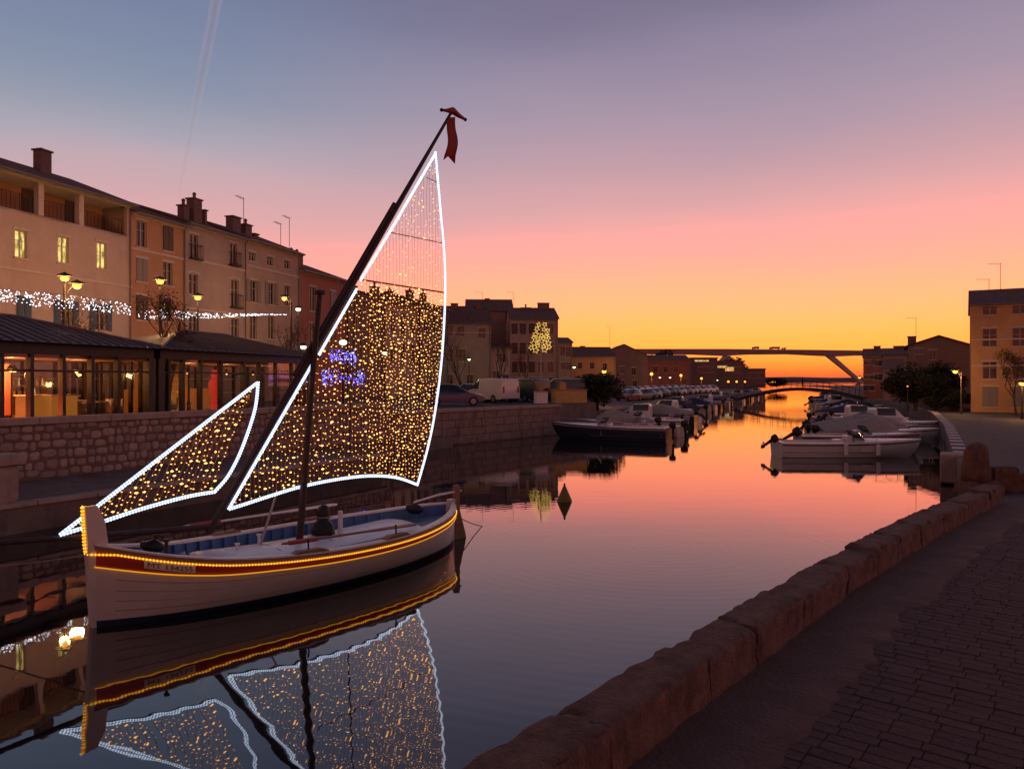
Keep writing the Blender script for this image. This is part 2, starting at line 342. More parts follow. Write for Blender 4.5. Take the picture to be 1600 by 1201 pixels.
WD = Vector((.476,.879,0)).normalized(); W0 = Vector((-15.3,23.5,0)); WRZ = math.atan2(WD.y, WD.x)
def W(t, n=0.0): return W0+WD*t+Vector((-WD.y, WD.x, 0))*n
K1 = W(23.6); K2 = Vector((3.42,54,0)); K3 = Vector((32,118,0)); K4 = Vector((57,174,0)); K5 = Vector((104,330,0))
GL = 2.09                                      # street level of the left bank
GF = 1.3                                       # the lower parking quay beyond the corner
upper = [W(-40,.5), W(23.6,.0), K2, (6.4,58.6,0), (6.3,63,0), (5.6,74,0), (0,80,0), (-420,80,0), (-420,-20,0)]
left = [W(-40,.7), W(23.6,.2), K2+Vector((-.2,.2,0)), (8,64,0), (17,84,0), K3, K4, K5, (60,420,0), (-420,420,0), (-420,-20,0)]
prism('street', [(p[0], p[1]) for p in upper], -2, GL, ['asphalt', 'quay_stone'])
prism('parking_quay', [(p[0], p[1]) for p in left], -2.05, GF, ['asphalt', 'quay_stone'])
lowq = thing('low_quay', None, None, W0, WRZ)
tag(lowq, kind='structure')
mb = MB(); mb.box(-34, 12, -4.8, .02, -2, .70); mb.build('quay_slab', 'quay_stone', lowq)
mb = MB(); mb.box(12, 23.4, -.9, .02, -2, .62); mb.build('ledge', 'quay_stone', lowq)
x = -34
edge_me = MB().bevbox(0, 1.58, -.02, .42, 0, .11, .02).mesh('edge_stone', 'coping')
while x < 11.5: inst('edge_stone', edge_me, lowq, (x, -4.84, .64)); x += 1.6

# right bank: walkway near the camera sinking to the road beyond
KP = [(-3.4,-.6), (-1.55,2.0), (.05,4.1), (3.1,7.93), (5.85,11.1), (8.7,14.1)]
def kerb_at(a):                                # distance along the kerb from the camera side -> point, direction
    for (x0,y0),(x1,y1) in zip(KP, KP[1:]):
        l = math.hypot(x1-x0, y1-y0)
        if a <= l or (x1,y1) == KP[-1]:
            d = Vector(((x1-x0)/l,(y1-y0)/l,0)); return Vector((x0,y0,0))+d*a, d
        a -= l
KL = sum(math.hypot(b[0]-a[0], b[1]-a[1]) for a, b in zip(KP, KP[1:]))
GR = 1.6
RE = [(-3.4,-.6,GR), (-1.55,2.0,GR), (.05,4.1,GR), (3.1,7.93,GR), (5.85,11.1,GR), (8.7,14.1,GR), (9.6,16,1.5), (13,22,1.15), (16.7,29,1.0), (27,48,1.0), (36.6,67,1.0), (43,83,1.0), (55,122,1.0), (76,180,1.0), (112,270,1.0)]
gm = MB(); n = len(RE)
gm.add([p for p in RE]+[(260, p[1]-8, p[2]) for p in RE], [(i, n+i, n+i+1, i+1) for i in range(n-1)], 0)
gm.add([p for p in RE]+[(p[0], p[1], -2) for p in RE], [(i, i+1, n+i+1, n+i) for i in range(n-1)], 1)
gm.add([RE[-1], (260,262,1), (260,420,1), (150,420,1)], [(0,1,2,3)], 0); gm.add([RE[0], (260,-8.6,GR), (260,-30,GR), (-9,-30,GR)], [(1,0,3,2)], 0)
gm.add([RE[0], (-9,-30,GR), (-9,-30,-2), (RE[0][0],RE[0][1],-2)], [(0,1,2,3)], 1)
road = tag(gm.build('road', ['asphalt', 'quay_stone']), kind='structure')

# cement strip along the kerb with a ragged edge, and the brick walkway beside it
walk = thing('pavement', None, None); tag(walk, kind='structure')
mb = MB(); rows = []
for i in range(200):
    a = .2+i*(KL-.3)/199; p, d = kerb_at(a); r = Vector((d.y, -d.x, 0))
    e = 1.0+.17*mn.noise((a*1.1,0,3))+.10*mn.noise((a*3.7,2,1))+.04*mn.noise((a*11,2,1))
    rows.append([p+r*.30+Vector((0,0,GR+.035)), p+r*(.3+(e-.3)*.5)+Vector((0,0,GR+.028+.008*mn.noise((a*2,5,1)))), p+r*(e-.04)+Vector((0,0,GR+.027)), p+r*e+Vector((0,0,GR+.001))])
mb.loft(rows); cs = mb.build('cement_strip', 'cement', walk, smooth='all')
mb = MB(); mb.loft([[p+r*.6+Vector((0,0,GR+.004)), p+r*13+Vector((0,0,GR+.004))] for p, r in ((kerb_at(a)[0], Vector((.78,-.62,0))) for a in (.1, 3, 6, 9, 12, 15, 18, KL-.1))])
mb.build('paving_bed', 'joint', walk)
PD = Vector((.627,.779,0)); PR = Vector((.779,-.627,0)); PO = Vector((.05,4.1,0))
pl, pw = .235, .118; cand = []
rnd = random.Random(3)
for i in range(-34, 130):
    off = rnd.random()*.5*pl
    for j in range(0, 64):
        a, b_ = i*pw, .66+j*pl+off
        c = PO+PD*a+PR*b_
        if c.y < 1.8 or c.y > 15: continue
        px, py = CX+F*c.x/c.y, HY+F*(H-GR)/c.y
        if px > 1660 or py > 1260 or px < 500: continue
        kp, kd = kerb_at(min(max((c-Vector((*KP[0],0))).dot(PD), 0), KL)); 
        if (c-kp).dot(Vector((kd.y,-kd.x,0))) < .74: continue
        cand.append((c.y, c))
cand.sort(key=lambda q: q[0])
prz = math.atan2(PR.y, PR.x)
def paver_mb(): 
    m_ = MB(); h = .011; x0, y0 = pl/2-.0025, pw/2-.0025; i = .005
    m_.add([(-x0,-y0,0),(x0,-y0,0),(x0,y0,0),(-x0,y0,0),(-x0,-y0,h-.004),(x0,-y0,h-.004),(x0,y0,h-.004),(-x0,y0,h-.004),(-x0+i,-y0+i,h),(x0-i,-y0+i,h),(x0-i,y0-i,h),(-x0+i,y0-i,h)],
           [(0,1,5,4),(1,2,6,5),(2,3,7,6),(3,0,4,7),(4,5,9,8),(5,6,10,9),(6,7,11,10),(7,4,8,11),(8,9,10,11)]); return m_
pme = [paver_mb().mesh('brick', 'paver%d' % k) for k in range(4)]
stuff = MB(); cz, sz = math.cos(prz), math.sin(prz); base = paver_mb()
for k, (D_, c) in enumerate(cand):
    z = GR+.006+rnd.uniform(-.002,.003)
    if k < 300:
        o = inst('brick', pme[rnd.choice((0,0,1,1,2,3))], walk, (c.x, c.y, z), prz+rnd.uniform(-.012,.012)); o.rotation_euler = (rnd.uniform(-.012,.012), rnd.uniform(-.008,.008), o.rotation_euler[2])
    else:
        stuff.add([(c.x+v[0]*cz-v[1]*sz, c.y+v[0]*sz+v[1]*cz, z+v[2]) for v in base.v], base.f, rnd.choice((0,0,1,1,2,3)))
tag(stuff.build('brick_paving', ['paver0','paver1','paver2','paver3'], walk), kind='stuff')

# kerb of rough stone blocks
import bmesh
def rough_block(name, l, wd, h, seed, m_, cuts=7, amp=.022, parent=None):
    bm = bmesh.new(); bmesh.ops.create_cube(bm, size=2); bmesh.ops.subdivide_edges(bm, edges=bm.edges[:], cuts=cuts, use_grid_fill=True)
    for v in bm.verts:
        q = v.co.copy(); e = [abs(c)**8 for c in q]
        k = 1-.012*(e[0]*e[1]+e[1]*e[2]+e[0]*e[2])
        p = Vector((q.x*l/2*(1-.006*(e[1]+e[2])), q.y*wd/2*(1-.05*e[2]*e[1]), q.z*h/2*(1-.07*e[1]*e[2]-.02*e[0]*e[2])))*k
        ed_ = max(e[1]*e[2], e[0]*e[2], e[0]*e[1]); ch = max(0, mn.noise(p*6+Vector((seed*3,1,2)))-.05)*ed_
        d = mn.noise_vector(p*3.2+Vector((seed*7.1,seed*3.3,0)))*amp+mn.noise_vector(p*13+Vector((seed,9,seed*2)))*amp*.55-q*(ch*amp*4.5)
        v.co = p+d+Vector((0,0,h/2))
    me = bpy.data.meshes.new(name); bm.to_mesh(me); bm.free(); me.materials.append(M[m_]); me.polygons.foreach_set('use_smooth', [True]*len(me.polygons)); me.set_sharp_from_angle(angle=R(34))
    o = bpy.data.objects.new(name, me); COL.objects.link(o); o.parent = parent; return o
kerb = thing('parapet_wall', 'low weathered kerb wall of big rough stone blocks along the brick walkway', 'wall', (0,0,GR))
a = .1; k = 0
while a < KL-.3:
    l = min(rnd.uniform(.8,1.5), KL-a); p, d = kerb_at(a+l/2); r = Vector((d.y,-d.x,0))
    o = rough_block('stone_block', l+.008, .36+rnd.uniform(-.015,.015), .33+rnd.uniform(-.022,.015), k+1, 'kerb_stone', cuts=13, amp=.017, parent=kerb)
    o.location = p+r*.16; o.location.z = -.01; o.rotation_euler = (rnd.uniform(-.015,.015), rnd.uniform(-.012,.012), math.atan2(d.y, d.x)+rnd.uniform(-.012,.012)); a += l; k += 1
pil = thing('stone_pillar', 'round-topped rough stone pillar at the far end of the kerb wall', 'pillar', (9.45,15.6,1.48))
o = rough_block('base_block', .62, .60, .30, 40, 'kerb_stone', cuts=9, amp=.03, parent=pil)
cb = MB(); cb.lathe([(.27,0),(.265,.2),(.24,.42),(.21,.6),(.17,.70),(.09,.76),(.01,.77)], 18); cb.v = [tuple(Vector((v[0]*1.05,v[1],v[2]))+mn.noise_vector(Vector(v)*4)*.045) for v in cb.v]
o = cb.build('shaft', 'kerb_stone', pil, smooth='all'); o.location = (-.02,0,.28)
stub = thing('stone_wall_stub', 'short low stone wall joined to the right of the round-topped pillar', 'wall', (10.05,15.75,1.48))
for i_ in range(2):
    o = rough_block('stone_block', .5, .42, .56-.14*i_, 50+i_, 'kerb_stone', parent=stub); o.location = (-.02+.5*i_, .05*i_, 0)

# white edge stones of the right-hand mooring quay
qe = thing('quay_edge', 'curved mooring quay edge of spaced white stones beside the motor boats', 'quay edge', (0,0,1.0))
pts = [Vector(p) for p in RE[8:13]]
def along(pts, s):
    for p, q in zip(pts, pts[1:]):
        l = (q-p).length
        if s <= l: return p+(q-p)*(s/l), (q-p)/l
        s -= l
    return pts[-1], (pts[-1]-pts[-2]).normalized()
eme = MB().bevbox(-.42, .42, -.02, .5, 0, .03, .01).mesh('edge_stone', 'white_kerb')
for i_ in range(30):
    p, d = along(pts, .9+i_*2.1); inst('edge_stone', eme, qe, (p.x+d.y*.02, p.y, .003), math.atan2(d.y,d.x), (1,-1,1) if False else None).rotation_euler.z += math.pi
o = MB().bevbox(-.65,.65,-.5,.5,0,1.02,.04).build('pier_head', 'coping', qe); o.location = (16.4,28.4,-.92); o.rotation_euler.z = 1.05

# ------------------------------------------------------------------ rubble wall of the left quay
rw = thing('rubble_wall', 'long rubble stone quay wall with a smooth coping below the glazed pavilions', 'wall', W0, WRZ)
XA, XB = -16.0, 19.0
MB().box(XA, XB, .035, .5, .68, 2.41).build('mortar', 'wall_mortar', rw)
x = XA
while x < XB:
    l = 2.4; MB().bevbox(x+.004, min(x+l,XB)-.004, -.07, .58, 2.41, 2.63, .02).build('coping_stone', 'coping', rw); x += l
MB().box(XA, XB, .5, 1.0, .6, 2.10).build('backing', 'wall_mortar', rw)
rs = random.Random(5); cells = []
def stone_poly(cx, cz, rx, rz_):
    k = rs.choice((8,9,10)); a0 = rs.random()*6; pw_ = lambda c: math.copysign(abs(c)**.68, c)
    pts = [(cx+rx*pw_(math.cos(a0+2*math.pi*i/k))*rs.uniform(.86,1.06), cz+rz_*pw_(math.sin(a0+2*math.pi*i/k))*rs.uniform(.86,1.06)) for i in range(k)]
    dp = rs.uniform(.02,.045)
    v = [(x_, .045, z_) for x_, z_ in pts]+[(cx+(x_-cx)*.9, .045-dp*.75, cz+(z_-cz)*.9) for x_, z_ in pts]+[(cx+(x_-cx)*.55, .045-dp, cz+(z_-cz)*.55) for x_, z_ in pts]
    f = [(i, (i+1)%k, k+(i+1)%k, k+i) for i in range(k)]+[(k+i, k+(i+1)%k, 2*k+(i+1)%k, 2*k+i) for i in range(k)]+[tuple(range(2*k, 3*k))]
    return v, f
zrow = [(.83,.13), (1.12,.16), (1.43,.16), (1.73,.15), (2.02,.145), (2.29,.115)]
for ri, (zc, hr) in enumerate(zrow):
    x = XA+.1+rs.random()*.2
    while x < XB-.2:
        rx = rs.choice((.10,.14,.17,.20,.24))*rs.uniform(.9,1.1); x += rx; cells.append((x, zc+rs.uniform(-.045,.045), rx*1.0, hr*rs.uniform(.72,1.04))); x += rx+.015
vis = [c for c in cells if -3.6 < c[0]]; vis.sort(key=lambda c: c[0])
far = [c for c in cells if c[0] <= -3.6]+vis[300:]
for c in vis[:300]:
    m_ = MB(); m_.add(*stone_poly(*c)); m_.build('stone', 'rubble%d' % rs.randrange(4), rw, smooth='all')
m_ = MB()
for c in far: v, f = stone_poly(*c); m_.add(v, f, rs.randrange(4))
tag(m_.build('small_stones', ['rubble0','rubble1','rubble2','rubble3'], rw, smooth='all'), kind='stuff')
# squared blocks of the quay under the parked cars
def ashlar(name, label, P, Q, z0, z1, rows, blk, m_):
    d = Q-P; L_ = d.length; t_ = thing(name, label, 'wall', P, math.atan2(d.y, d.x)); h = (z1-.16-z0)/rows
    MB().box(0, L_, .03, .4, z0, z1-.16).build('mortar', 'wall_mortar', t_)
    for r_ in range(rows):
        x = -(r_ % 2)*blk*.5
        while x < L_:
            a0, a1 = max(x,0)+.02, min(x+blk*rs.uniform(.85,1.1), L_); 
            if a1-a0 > .15: MB().bevbox(a0, a1-.02, -.01-rs.random()*.02, .1, z0+r_*h+.015, z0+(r_+1)*h-.015, .03).build('stone_block', m_, t_)
            x = a1
    x = 0
    while x < L_: MB().bevbox(x, min(x+1.9,L_)-.01, -.1, .5, z1-.16, z1+.04, .03).build('coping_stone', 'coping', t_); x += 1.9
    return t_
ashlar('quay_wall', 'squared stone quay wall under the parked blue car and white van', K1, K2, .05, GL, 4, 1.15, 'ashlar')
wq = W(19.0,0); ashlar('quay_wall', 'squared stone quay wall continuing the rubble wall behind the sail', wq, K1, .62, GL, 3, 1.1, 'ashlar')
pp = thing('stone_post', 'thick pale stone post with a square cap on the low quay', 'post', G(-2, 789, .7), WRZ)
rough_block('shaft', .62, .62, .98, 60, 'coping', amp=.008, parent=pp)
o = rough_block('cap', .86, .86, .30, 61, 'coping', amp=.01, parent=pp); o.location.z = .97

# far shore across the lagoon, and the trail of an aircraft
mb = MB(); pr = []
for i in range(60):
    x_ = -1500+i*110; pr.append([(x_, 4200, 0), (x_, 4260, 14+16*abs(mn.noise((i*.21,1,1)))+5*mn.noise((i*.9,0,0))), (x_, 4600, 22+10*mn.noise((i*.3,4,0)))])
mb.loft(pr); tag(mb.build('far_shore', 'far_land', smooth='all'), kind='structure')
a_, b_ = A(352,-70,14000), A(279,305,33000)
mb = MB(); mb.tube([a_+(b_-a_)*(i/16)+Vector((0,0,40*mn.noise((i*.6,0,0)))) for i in range(17)], [135+45*mn.noise((i*.8,3,0)) for i in range(17)], 14, cap=False)
tag(mb.build('contrail', 'vapour', smooth='all'), 'faint pale vapour trail slanting down the blue sky', 'vapour trail')
# ================================================================== the decorated sailing boat
BOW = Vector((-6.46,11.83,0)); STERN = Vector((-1.44,18.27,0)); BL = (STERN-BOW).length; BA = (STERN-BOW)/BL; BRZ = math.atan2(BA.y, BA.x)
def bp(x, y, y0=.09):                           # photo pixel on the sail's plane beside the mast -> (along, height)
    u = (x-CX)/F; bx_, by_ = BOW.x-BA.y*y0, BOW.y+BA.x*y0; s = (u*by_-bx_)/(BA.x-u*BA.y); D = by_+s*BA.y; return s, H-(y-HY)/F*D
bt = [(0,.05),(.06,.42),(.12,.74),(.21,1.04),(.34,1.32),(.52,1.47),(.69,1.38),(.85,.98),(.95,.50),(1,.06)]
zt = [(0,1.26),(.06,1.12),(.12,1.0),(.21,.87),(.34,.78),(.52,.73),(.69,.735),(.85,.78),(1,.88)]
def hb(s): return smooth_interp(bt, s/BL)
def hz(s): return smooth_interp(zt, s/BL)
def stk(s): return interp([(0,.32),(.12,.27),(.3,.2),(1,.17)], s/BL)
boat = thing('sailing_boat', 'wooden lateen sailing boat outlined in amber rope lights, white hull with red strake', 'boat', BOW, BRZ)
NS = 34; SS = [BL*i/NS for i in range(NS+1)]
def ring(s, sg):
    b, z, k = hb(s), hz(s), stk(s); lo = z-k
    return [(s, sg*(b+.0), z), (s, sg*b, z-.07), (s, sg*b*.985, lo), (s, sg*b*.975, lo-.012), (s, sg*b*.945, lo-.33*(lo-.10)), (s, sg*b*.885, lo-.7*(lo-.10)), (s, sg*b*.82, .10), (s, sg*b*.74, 0), (s, sg*b*.5, -.2), (s, 0, -.42)]
hull = MB()
for sg in (-1, 1): hull.loft([ring(s, sg)[3:] for s in SS], mif=lambda i, j: 0 if j < 3 else 1)
hull.build('hull', ['white_hull','antifoul'], boat, smooth='all')
for sg in (-1, 1):
    MB().loft([ring(s, sg)[1:4] for s in SS]).build('strake', 'red_paint', boat, smooth='all')
    MB().loft([[(s, sg*hb(s), hz(s)-.075), (s, sg*(hb(s)+.028), hz(s)-.07), (s, sg*(hb(s)+.03), hz(s)-.005), (s, sg*hb(s), hz(s)+.002)] for s in SS]).build('rub_rail', 'wood', boat)
    MB().loft([[(s, sg*(hb(s)+.035), hz(s)+.002), (s, sg*(hb(s)+.03), hz(s)+.028), (s, sg*max(hb(s)-.15,.0), hz(s)+.03), (s, sg*max(hb(s)-.155,.0), hz(s)-.01)] for s in SS[:]]).build('gunwale', 'white_paint', boat)
    MB().loft([[(s, sg*max(hb(s)-.14,0), hz(s)+.01), (s, sg*max(hb(s)-.13,0), hz(s)-.32)] for s in SS]).build('bulwark', 'blue_paint', boat)
    MB().tube([(s, sg*(hb(s)+.022), hz(s)-stk(s)-.005) for s in SS], .011, 6).build('lower_light', 'led_yellow', boat)
    for i in range(2, 27):
        s = .35+i*.29
        if s > BL-.5: break
        MB().box(s-.025, s+.025, min(sg*(hb(s)-.21), sg*(hb(s)-.13)), max(sg*(hb(s)-.21), sg*(hb(s)-.13)), hz(s)-.32, hz(s)-.012).build('rib', 'blue_paint', boat)
dk = MB(); dk.loft([[(s, y*max(hb(s)-.13,.0), hz(s)-.27+.05*(1-y*y)) for y in (-1,-.6,-.2,.2,.6,1)] for s in SS]); dk.build('deck', 'deck_blue', boat, smooth='all')
for sg in (-1, 1):                              # plank seams of the topsides
    for q_ in (.2, .42, .63, .83):
        MB().tube([(s, sg*(hb(s)*(.975-.155*q_**1.25)+.002), (hz(s)-stk(s)-.012)*(1-q_)+.10*q_) for s in SS[1:-1]], .0045, 4).build('plank_seam', 'wood', boat)
# cambered hatch with a blue rim
hs = [1.75,1.9,2.3,3.0,4.0,5.0,6.0,6.5,6.62]
def hw(s): return min(.70, (s-1.6)*1.3+.2, hb(s)-.42)
def hzz(s): return hz(s)-.25+interp([(1.75,.0),(1.9,.13),(6.5,.13),(6.62,0)], s)
h_ = MB(); h_.loft([[(s, y*hw(s), hzz(s)+.09*(1-y*y)) for y in (-1,-.7,-.35,0,.35,.7,1)] for s in hs]); ht = h_.build('hatch', 'deck_paint', boat, smooth='all')
for sg in (-1,1): MB().loft([[(s, sg*hw(s), hzz(s)+.005), (s, sg*(hw(s)+.03), hzz(s)+.0), (s, sg*(hw(s)+.03), hz(s)-.27)] for s in hs]).build('coaming', 'blue_paint', ht)
MB().loft([[(1.74-.25*(1-y*y), y*.62, hz(1.8)-.28), (1.74-.25*(1-y*y), y*.62, hz(1.8)-.10), (1.84-.2*(1-y*y), y*.60, hz(1.8)-.09)] for y in (-1,-.6,-.3,0,.3,.6,1)]).build('front_coaming', 'blue_paint', ht, smooth='all')
for s in (3.1,4.3,5.5): MB().loft([[(s-.012, y*hw(s), hzz(s)+.09*(1-y*y)+.004), (s+.012, y*hw(s), hzz(s)+.09*(1-y*y)+.004)] for y in (-1,-.5,0,.5,1)]).build('seam', 'black', ht)
# stem, stern post, rudder and tiller
sp = MB(); sp.loft([[(x0,-w,z),(x1,-w,z),(x1,w,z),(x0,w,z)] for z, x0, x1, w in ((-.4,.02,.3,.05),(.2,-.04,.2,.06),(1.0,-.09,.16,.065),(1.3,-.10,.2,.07),(1.62,-.12,.16,.06),(1.87,-.13,.05,.05))], closed=True, caps=True); sp.build('stem', 'white_hull', boat)
MB().loft([[(x0,-.055,z),(x1,-.055,z),(x1,.055,z),(x0,.055,z)] for z, x0, x1 in ((-.4,BL-.25,BL+.02),(.2,BL-.15,BL+.05),(.98,BL-.12,BL+.08))], closed=True, caps=True).build('stern_post', 'white_hull', boat)
MB().loft([[(x0,-w,z),(x1,-w,z),(x1,w,z),(x0,w,z)] for z, x0, x1, w in ((-.5,BL+.09,BL+.62,.03),(.15,BL+.10,BL+.45,.035),(.7,BL+.10,BL+.24,.05),(1.2,BL+.09,BL+.24,.06),(1.3,BL+.11,BL+.22,.05))], closed=True, caps=True).build('rudder', 'wood', boat)
MB().tube([(BL+.35,0,1.14),(BL-.5,-.05,1.14),(BL-1.35,-.1,1.08)], [.022,.03,.022], 8).build('tiller', 'white_paint', boat)
# spars
ms0, mz0 = bp(466,838,0); ms1, mz1 = bp(500,457,0)
MB().tube([(ms0,0,.35),(ms0+(ms1-ms0)*.5,0,(mz0+mz1)/2),(ms1,0,mz1)], [.07,.065,.05], 12).build('mast', 'dark_wood', boat, smooth=True)
MB().lathe([(.06,-.04),(.11,-.03),(.11,.03),(.05,.05)], 12, (ms1,0,mz1)).build('mast_cap', 'dark_wood', boat)
ya, yb = bp(324,834), bp(704,178)
def yp(t): return (ya[0]+(yb[0]-ya[0])*t, .09, ya[1]+(yb[1]-ya[1])*t)
MB().tube([yp(i/14) for i in range(15)], [.036+.038*math.sin(math.pi*min(1,.12+i/15)) for i in range(15)], 12).build('yard', 'dark_wood', boat, smooth=True)
MB().tube([yp(i/10*.42+.30) for i in range(11)], .045, 10).build('yard_splice', 'dark_wood', boat).location = (-.07,0,.06)
ba, bb = bp(345,822), bp(-14,849)
MB().tube([(ba[0],.12,ba[1]),(bb[0],.12,bb[1])], [.055,.04], 10).build('bowsprit', 'dark_wood', boat)
q0, q1 = bp(409,846), bp(432,772); MB().tube([(q0[0],.25,.5),(q1[0],.1,q1[1])], .022, 8).build('strut', 'frame_paint', boat)
q0 = bp(519,836); MB().box(q0[0]-.035,q0[0]+.035,-.2,-.13,.5,1.18).build('post', 'white_paint', boat)
for s, y in ((2.45,-.05),(3.3,.55)): MB().lathe([(.06,0),(.03,.02),(.03,.17),(.05,.19),(.05,.21)], 8, (s,y,hz(s)-.12)).build('bitt', 'white_paint', boat)
# thole blocks with pins on the gunwale
for s, sg in ((3.05,-1),(5.05,-1),(3.05,1),(5.3,1)):
    b_ = MB(); z = hz(s)+.028; y = hb(s)-.06; zz = [(-.34,0),(-.22,.05),(.22,.05),(.34,0)]
    b_.loft([[(s+x_, sg*(hb(s+x_)-.12), z-.005), (s+x_, sg*(hb(s+x_)-.12), z+h+.005), (s+x_, sg*(hb(s+x_)+.03), z+h+.005), (s+x_, sg*(hb(s+x_)+.03), z-.03)] for x_, h in zz], closed=True, caps=True)
    o = b_.build('thole_block', 'wood', boat); MB().tube([(s, sg*(y), z), (s-.01, sg*y, z+.24)], .016, 6).build('thole_pin', 'iron', o)
for i, (s, y) in enumerate(((.95,-.42),(1.15,.3))): MB().lathe([(.035,-.05),(.03,.16),(.055,.17),(.05,.21)], 8, (s,y,hz(s)+.04)).build('cleat', 'dark_wood', boat)
# amber rope light round the gunwale and up the stem
rp = MB(); path = [(-.15,0,1.86),(-.135,0,1.6),(-.12,0,1.3),(-.10,0,1.16)]
path2 = [(-.09,-.05,1.14)]+[(s, -(hb(s)+.038), hz(s)-.085) for s in SS[1:]]
def beads(mb, path, step, r, mi, both=None):
    acc = 0
    for a, b in zip(path, path[1:]):
        a = Vector(a); b = Vector(b); l = (b-a).length; d = (b-a)
        x = -acc
        while x+step <= l: x += step; mb.ball(a+d*(x/l), r, mi)
        acc = l-x if x > 0 else acc+l
    return mb
def resample(path, step):
    out = [Vector(path[0])]; acc = step
    for a, b in zip(path, path[1:]):
        a = Vector(a); b = Vector(b); l = (b-a).length
        while acc <= l: out.append(a+(b-a)*(acc/l)); acc += step
        acc -= l
    return out
for nm, pth in (('stem_light', path), ('gunwale_light', path2), ('gunwale_light', [(-.09,.05,1.14)]+[(s, hb(s)+.038, hz(s)-.085) for s in SS[1:]])):
    m_ = MB(); m_.tube(pth, .013 if nm != 'stem_light' else .024, 6)
    for q in resample(pth, .052): m_.ball(q, .021 if nm != 'stem_light' else .036, 1)
    m_.build(nm, ['led_amber','bead_amber'], boat)
# registration plate with its painted characters
def on_hull(s, d, off): z = hz(s)-d; return (s, -(hb(s)*.992+off), z)
pm = MB(); ss = [.56+.64*i/10 for i in range(11)]
pm.loft([[on_hull(s, .105, .006), on_hull(s, .105, .016), on_hull(s, .225, .018), on_hull(s, .225, .008)] for s in ss]); pl_ = pm.build('name_plate', 'cream_gel', boat)
fc = bpy.data.curves.new('registration', 'FONT'); fc.body = 'MT 134255'; fc.size = .105; fc.align_x = 'LEFT'
fo = bpy.data.objects.new('registration', fc); COL.objects.link(fo); bpy.context.view_layer.update()
me = bpy.data.meshes.new_from_object(fo.evaluated_get(bpy.context.evaluated_depsgraph_get())); bpy.data.objects.remove(fo)
xs = [v.co.x for v in me.vertices]; wx = max(xs)-min(xs)
for v in me.vertices: v.co = on_hull(.60+(v.co.x-min(xs))/wx*.56, .205-v.co.y*1.0, .021)
me.materials.clear(); me.materials.append(M['black']); o = bpy.data.objects.new('lettering', me); COL.objects.link(o); o.parent = pl_; tag(o, kind='stuff')

# things carried on board
def oar(label, P, Q, grip, blade, group=None):
    P = Vector(P); Q = Vector(Q); d = Q-P; L_ = d.length; t_ = thing('oar', label, 'oar', BOW+Vector((BA.x*P.x-BA.y*P.y, BA.y*P.x+BA.x*P.y, P.z)), BRZ)
    t_.rotation_euler = (0, -math.asin(d.z/L_), BRZ+math.atan2(d.y, d.x))
    MB().tube([(.05,0,0),(L_-.5,0,0)], .024, 8).build('shaft', blade, t_)
    MB().loft([[(x,-w,-.015),(x,w,-.015),(x,w,.015),(x,-w,.015)] for x, w in ((L_*.52,.02),(L_*.66,.065),(L_-.15,.085),(L_-.03,.07),(L_,.03))], closed=True, caps=True).build('blade', blade, t_)
    MB().tube([(-.0,0,0),(.16,0,0)], .018, 8).build('handle', blade, t_)
    MB().tube([(.14,0,0),(.72,0,0)], .042, 8).build('grip', grip, t_)
    return t_
oar('wooden oar with a red grip lying along the rail beside the thole pins', (2.75,-.95,hz(2.75)+.16), (5.75,-1.22,hz(5.75)+.14), 'red_paint', 'wood')
oar('white oar with a red grip resting beyond the mast', (2.2,1.35,1.06), (5.5,.95,1.10), 'red_paint', 'white_paint')
bd = thing('tarp_bundle', 'dark lumpy tarpaulin bundle standing on deck behind the mast', 'bundle', BOW+BA*4.55+Vector((-BA.y,BA.x,0))*.2+Vector((0,0,.60)), BRZ)
m_ = MB(); m_.lathe([(.20,0),(.25,.12),(.22,.28),(.13,.40),(.12,.50),(.135,.58),(.07,.66),(.02,.67)], 12)
m_.v = [tuple(Vector(v)+mn.noise_vector(Vector(v)*5)*.05) for v in m_.v]; m_.build('cover', 'black', bd, smooth='all')
MB().tube([(.135*math.cos(t*.7),.135*math.sin(t*.7),.44) for t in range(10)], .012, 6).build('lashing', 'rope', bd)
def bag(label, s, y, z, r): 
    t_ = MB(); t_.sphere((0,0,0), r, 12, sx=1.3, sy=1, sz=.75); t_.v = [tuple(Vector(v)+mn.noise_vector(Vector(v)*7)*.05) for v in t_.v]
    o = t_.build('rope_coil', 'black', smooth='all'); o.location = BOW+BA*s+Vector((-BA.y,BA.x,0))*y+Vector((0,0,z)); return tag(o, label, 'rope')
bag('black coil of rope heaped on the foredeck behind the stem', 1.05, .18, hz(1.05)+.06, .15)
bag('black coil of rope lying in the stern beside the tiller', 7.2, .25, hz(7.2)+.05, .16)
def rope(label, P, Q, sag, r=.012, cat='rope', m_='rope', n=14):
    P = Vector(P); Q = Vector(Q); o = MB().tube([P+(Q-P)*(i/n)-Vector((0,0,sag*4*(i/n)*(1-i/n))) for i in range(n+1)], r, 5).build('mooring_rope', m_); return tag(o, label, cat)
rope('mooring rope from the bow to the low quay', BOW+Vector((-.05,.1,1.1)), W(-8,-4.5)+Vector((0,0,.74)), .35)
rope('mooring rope from the stern slanting down into the water', STERN+Vector((.05,.05,.62)), G(755,822,-.02), .05)

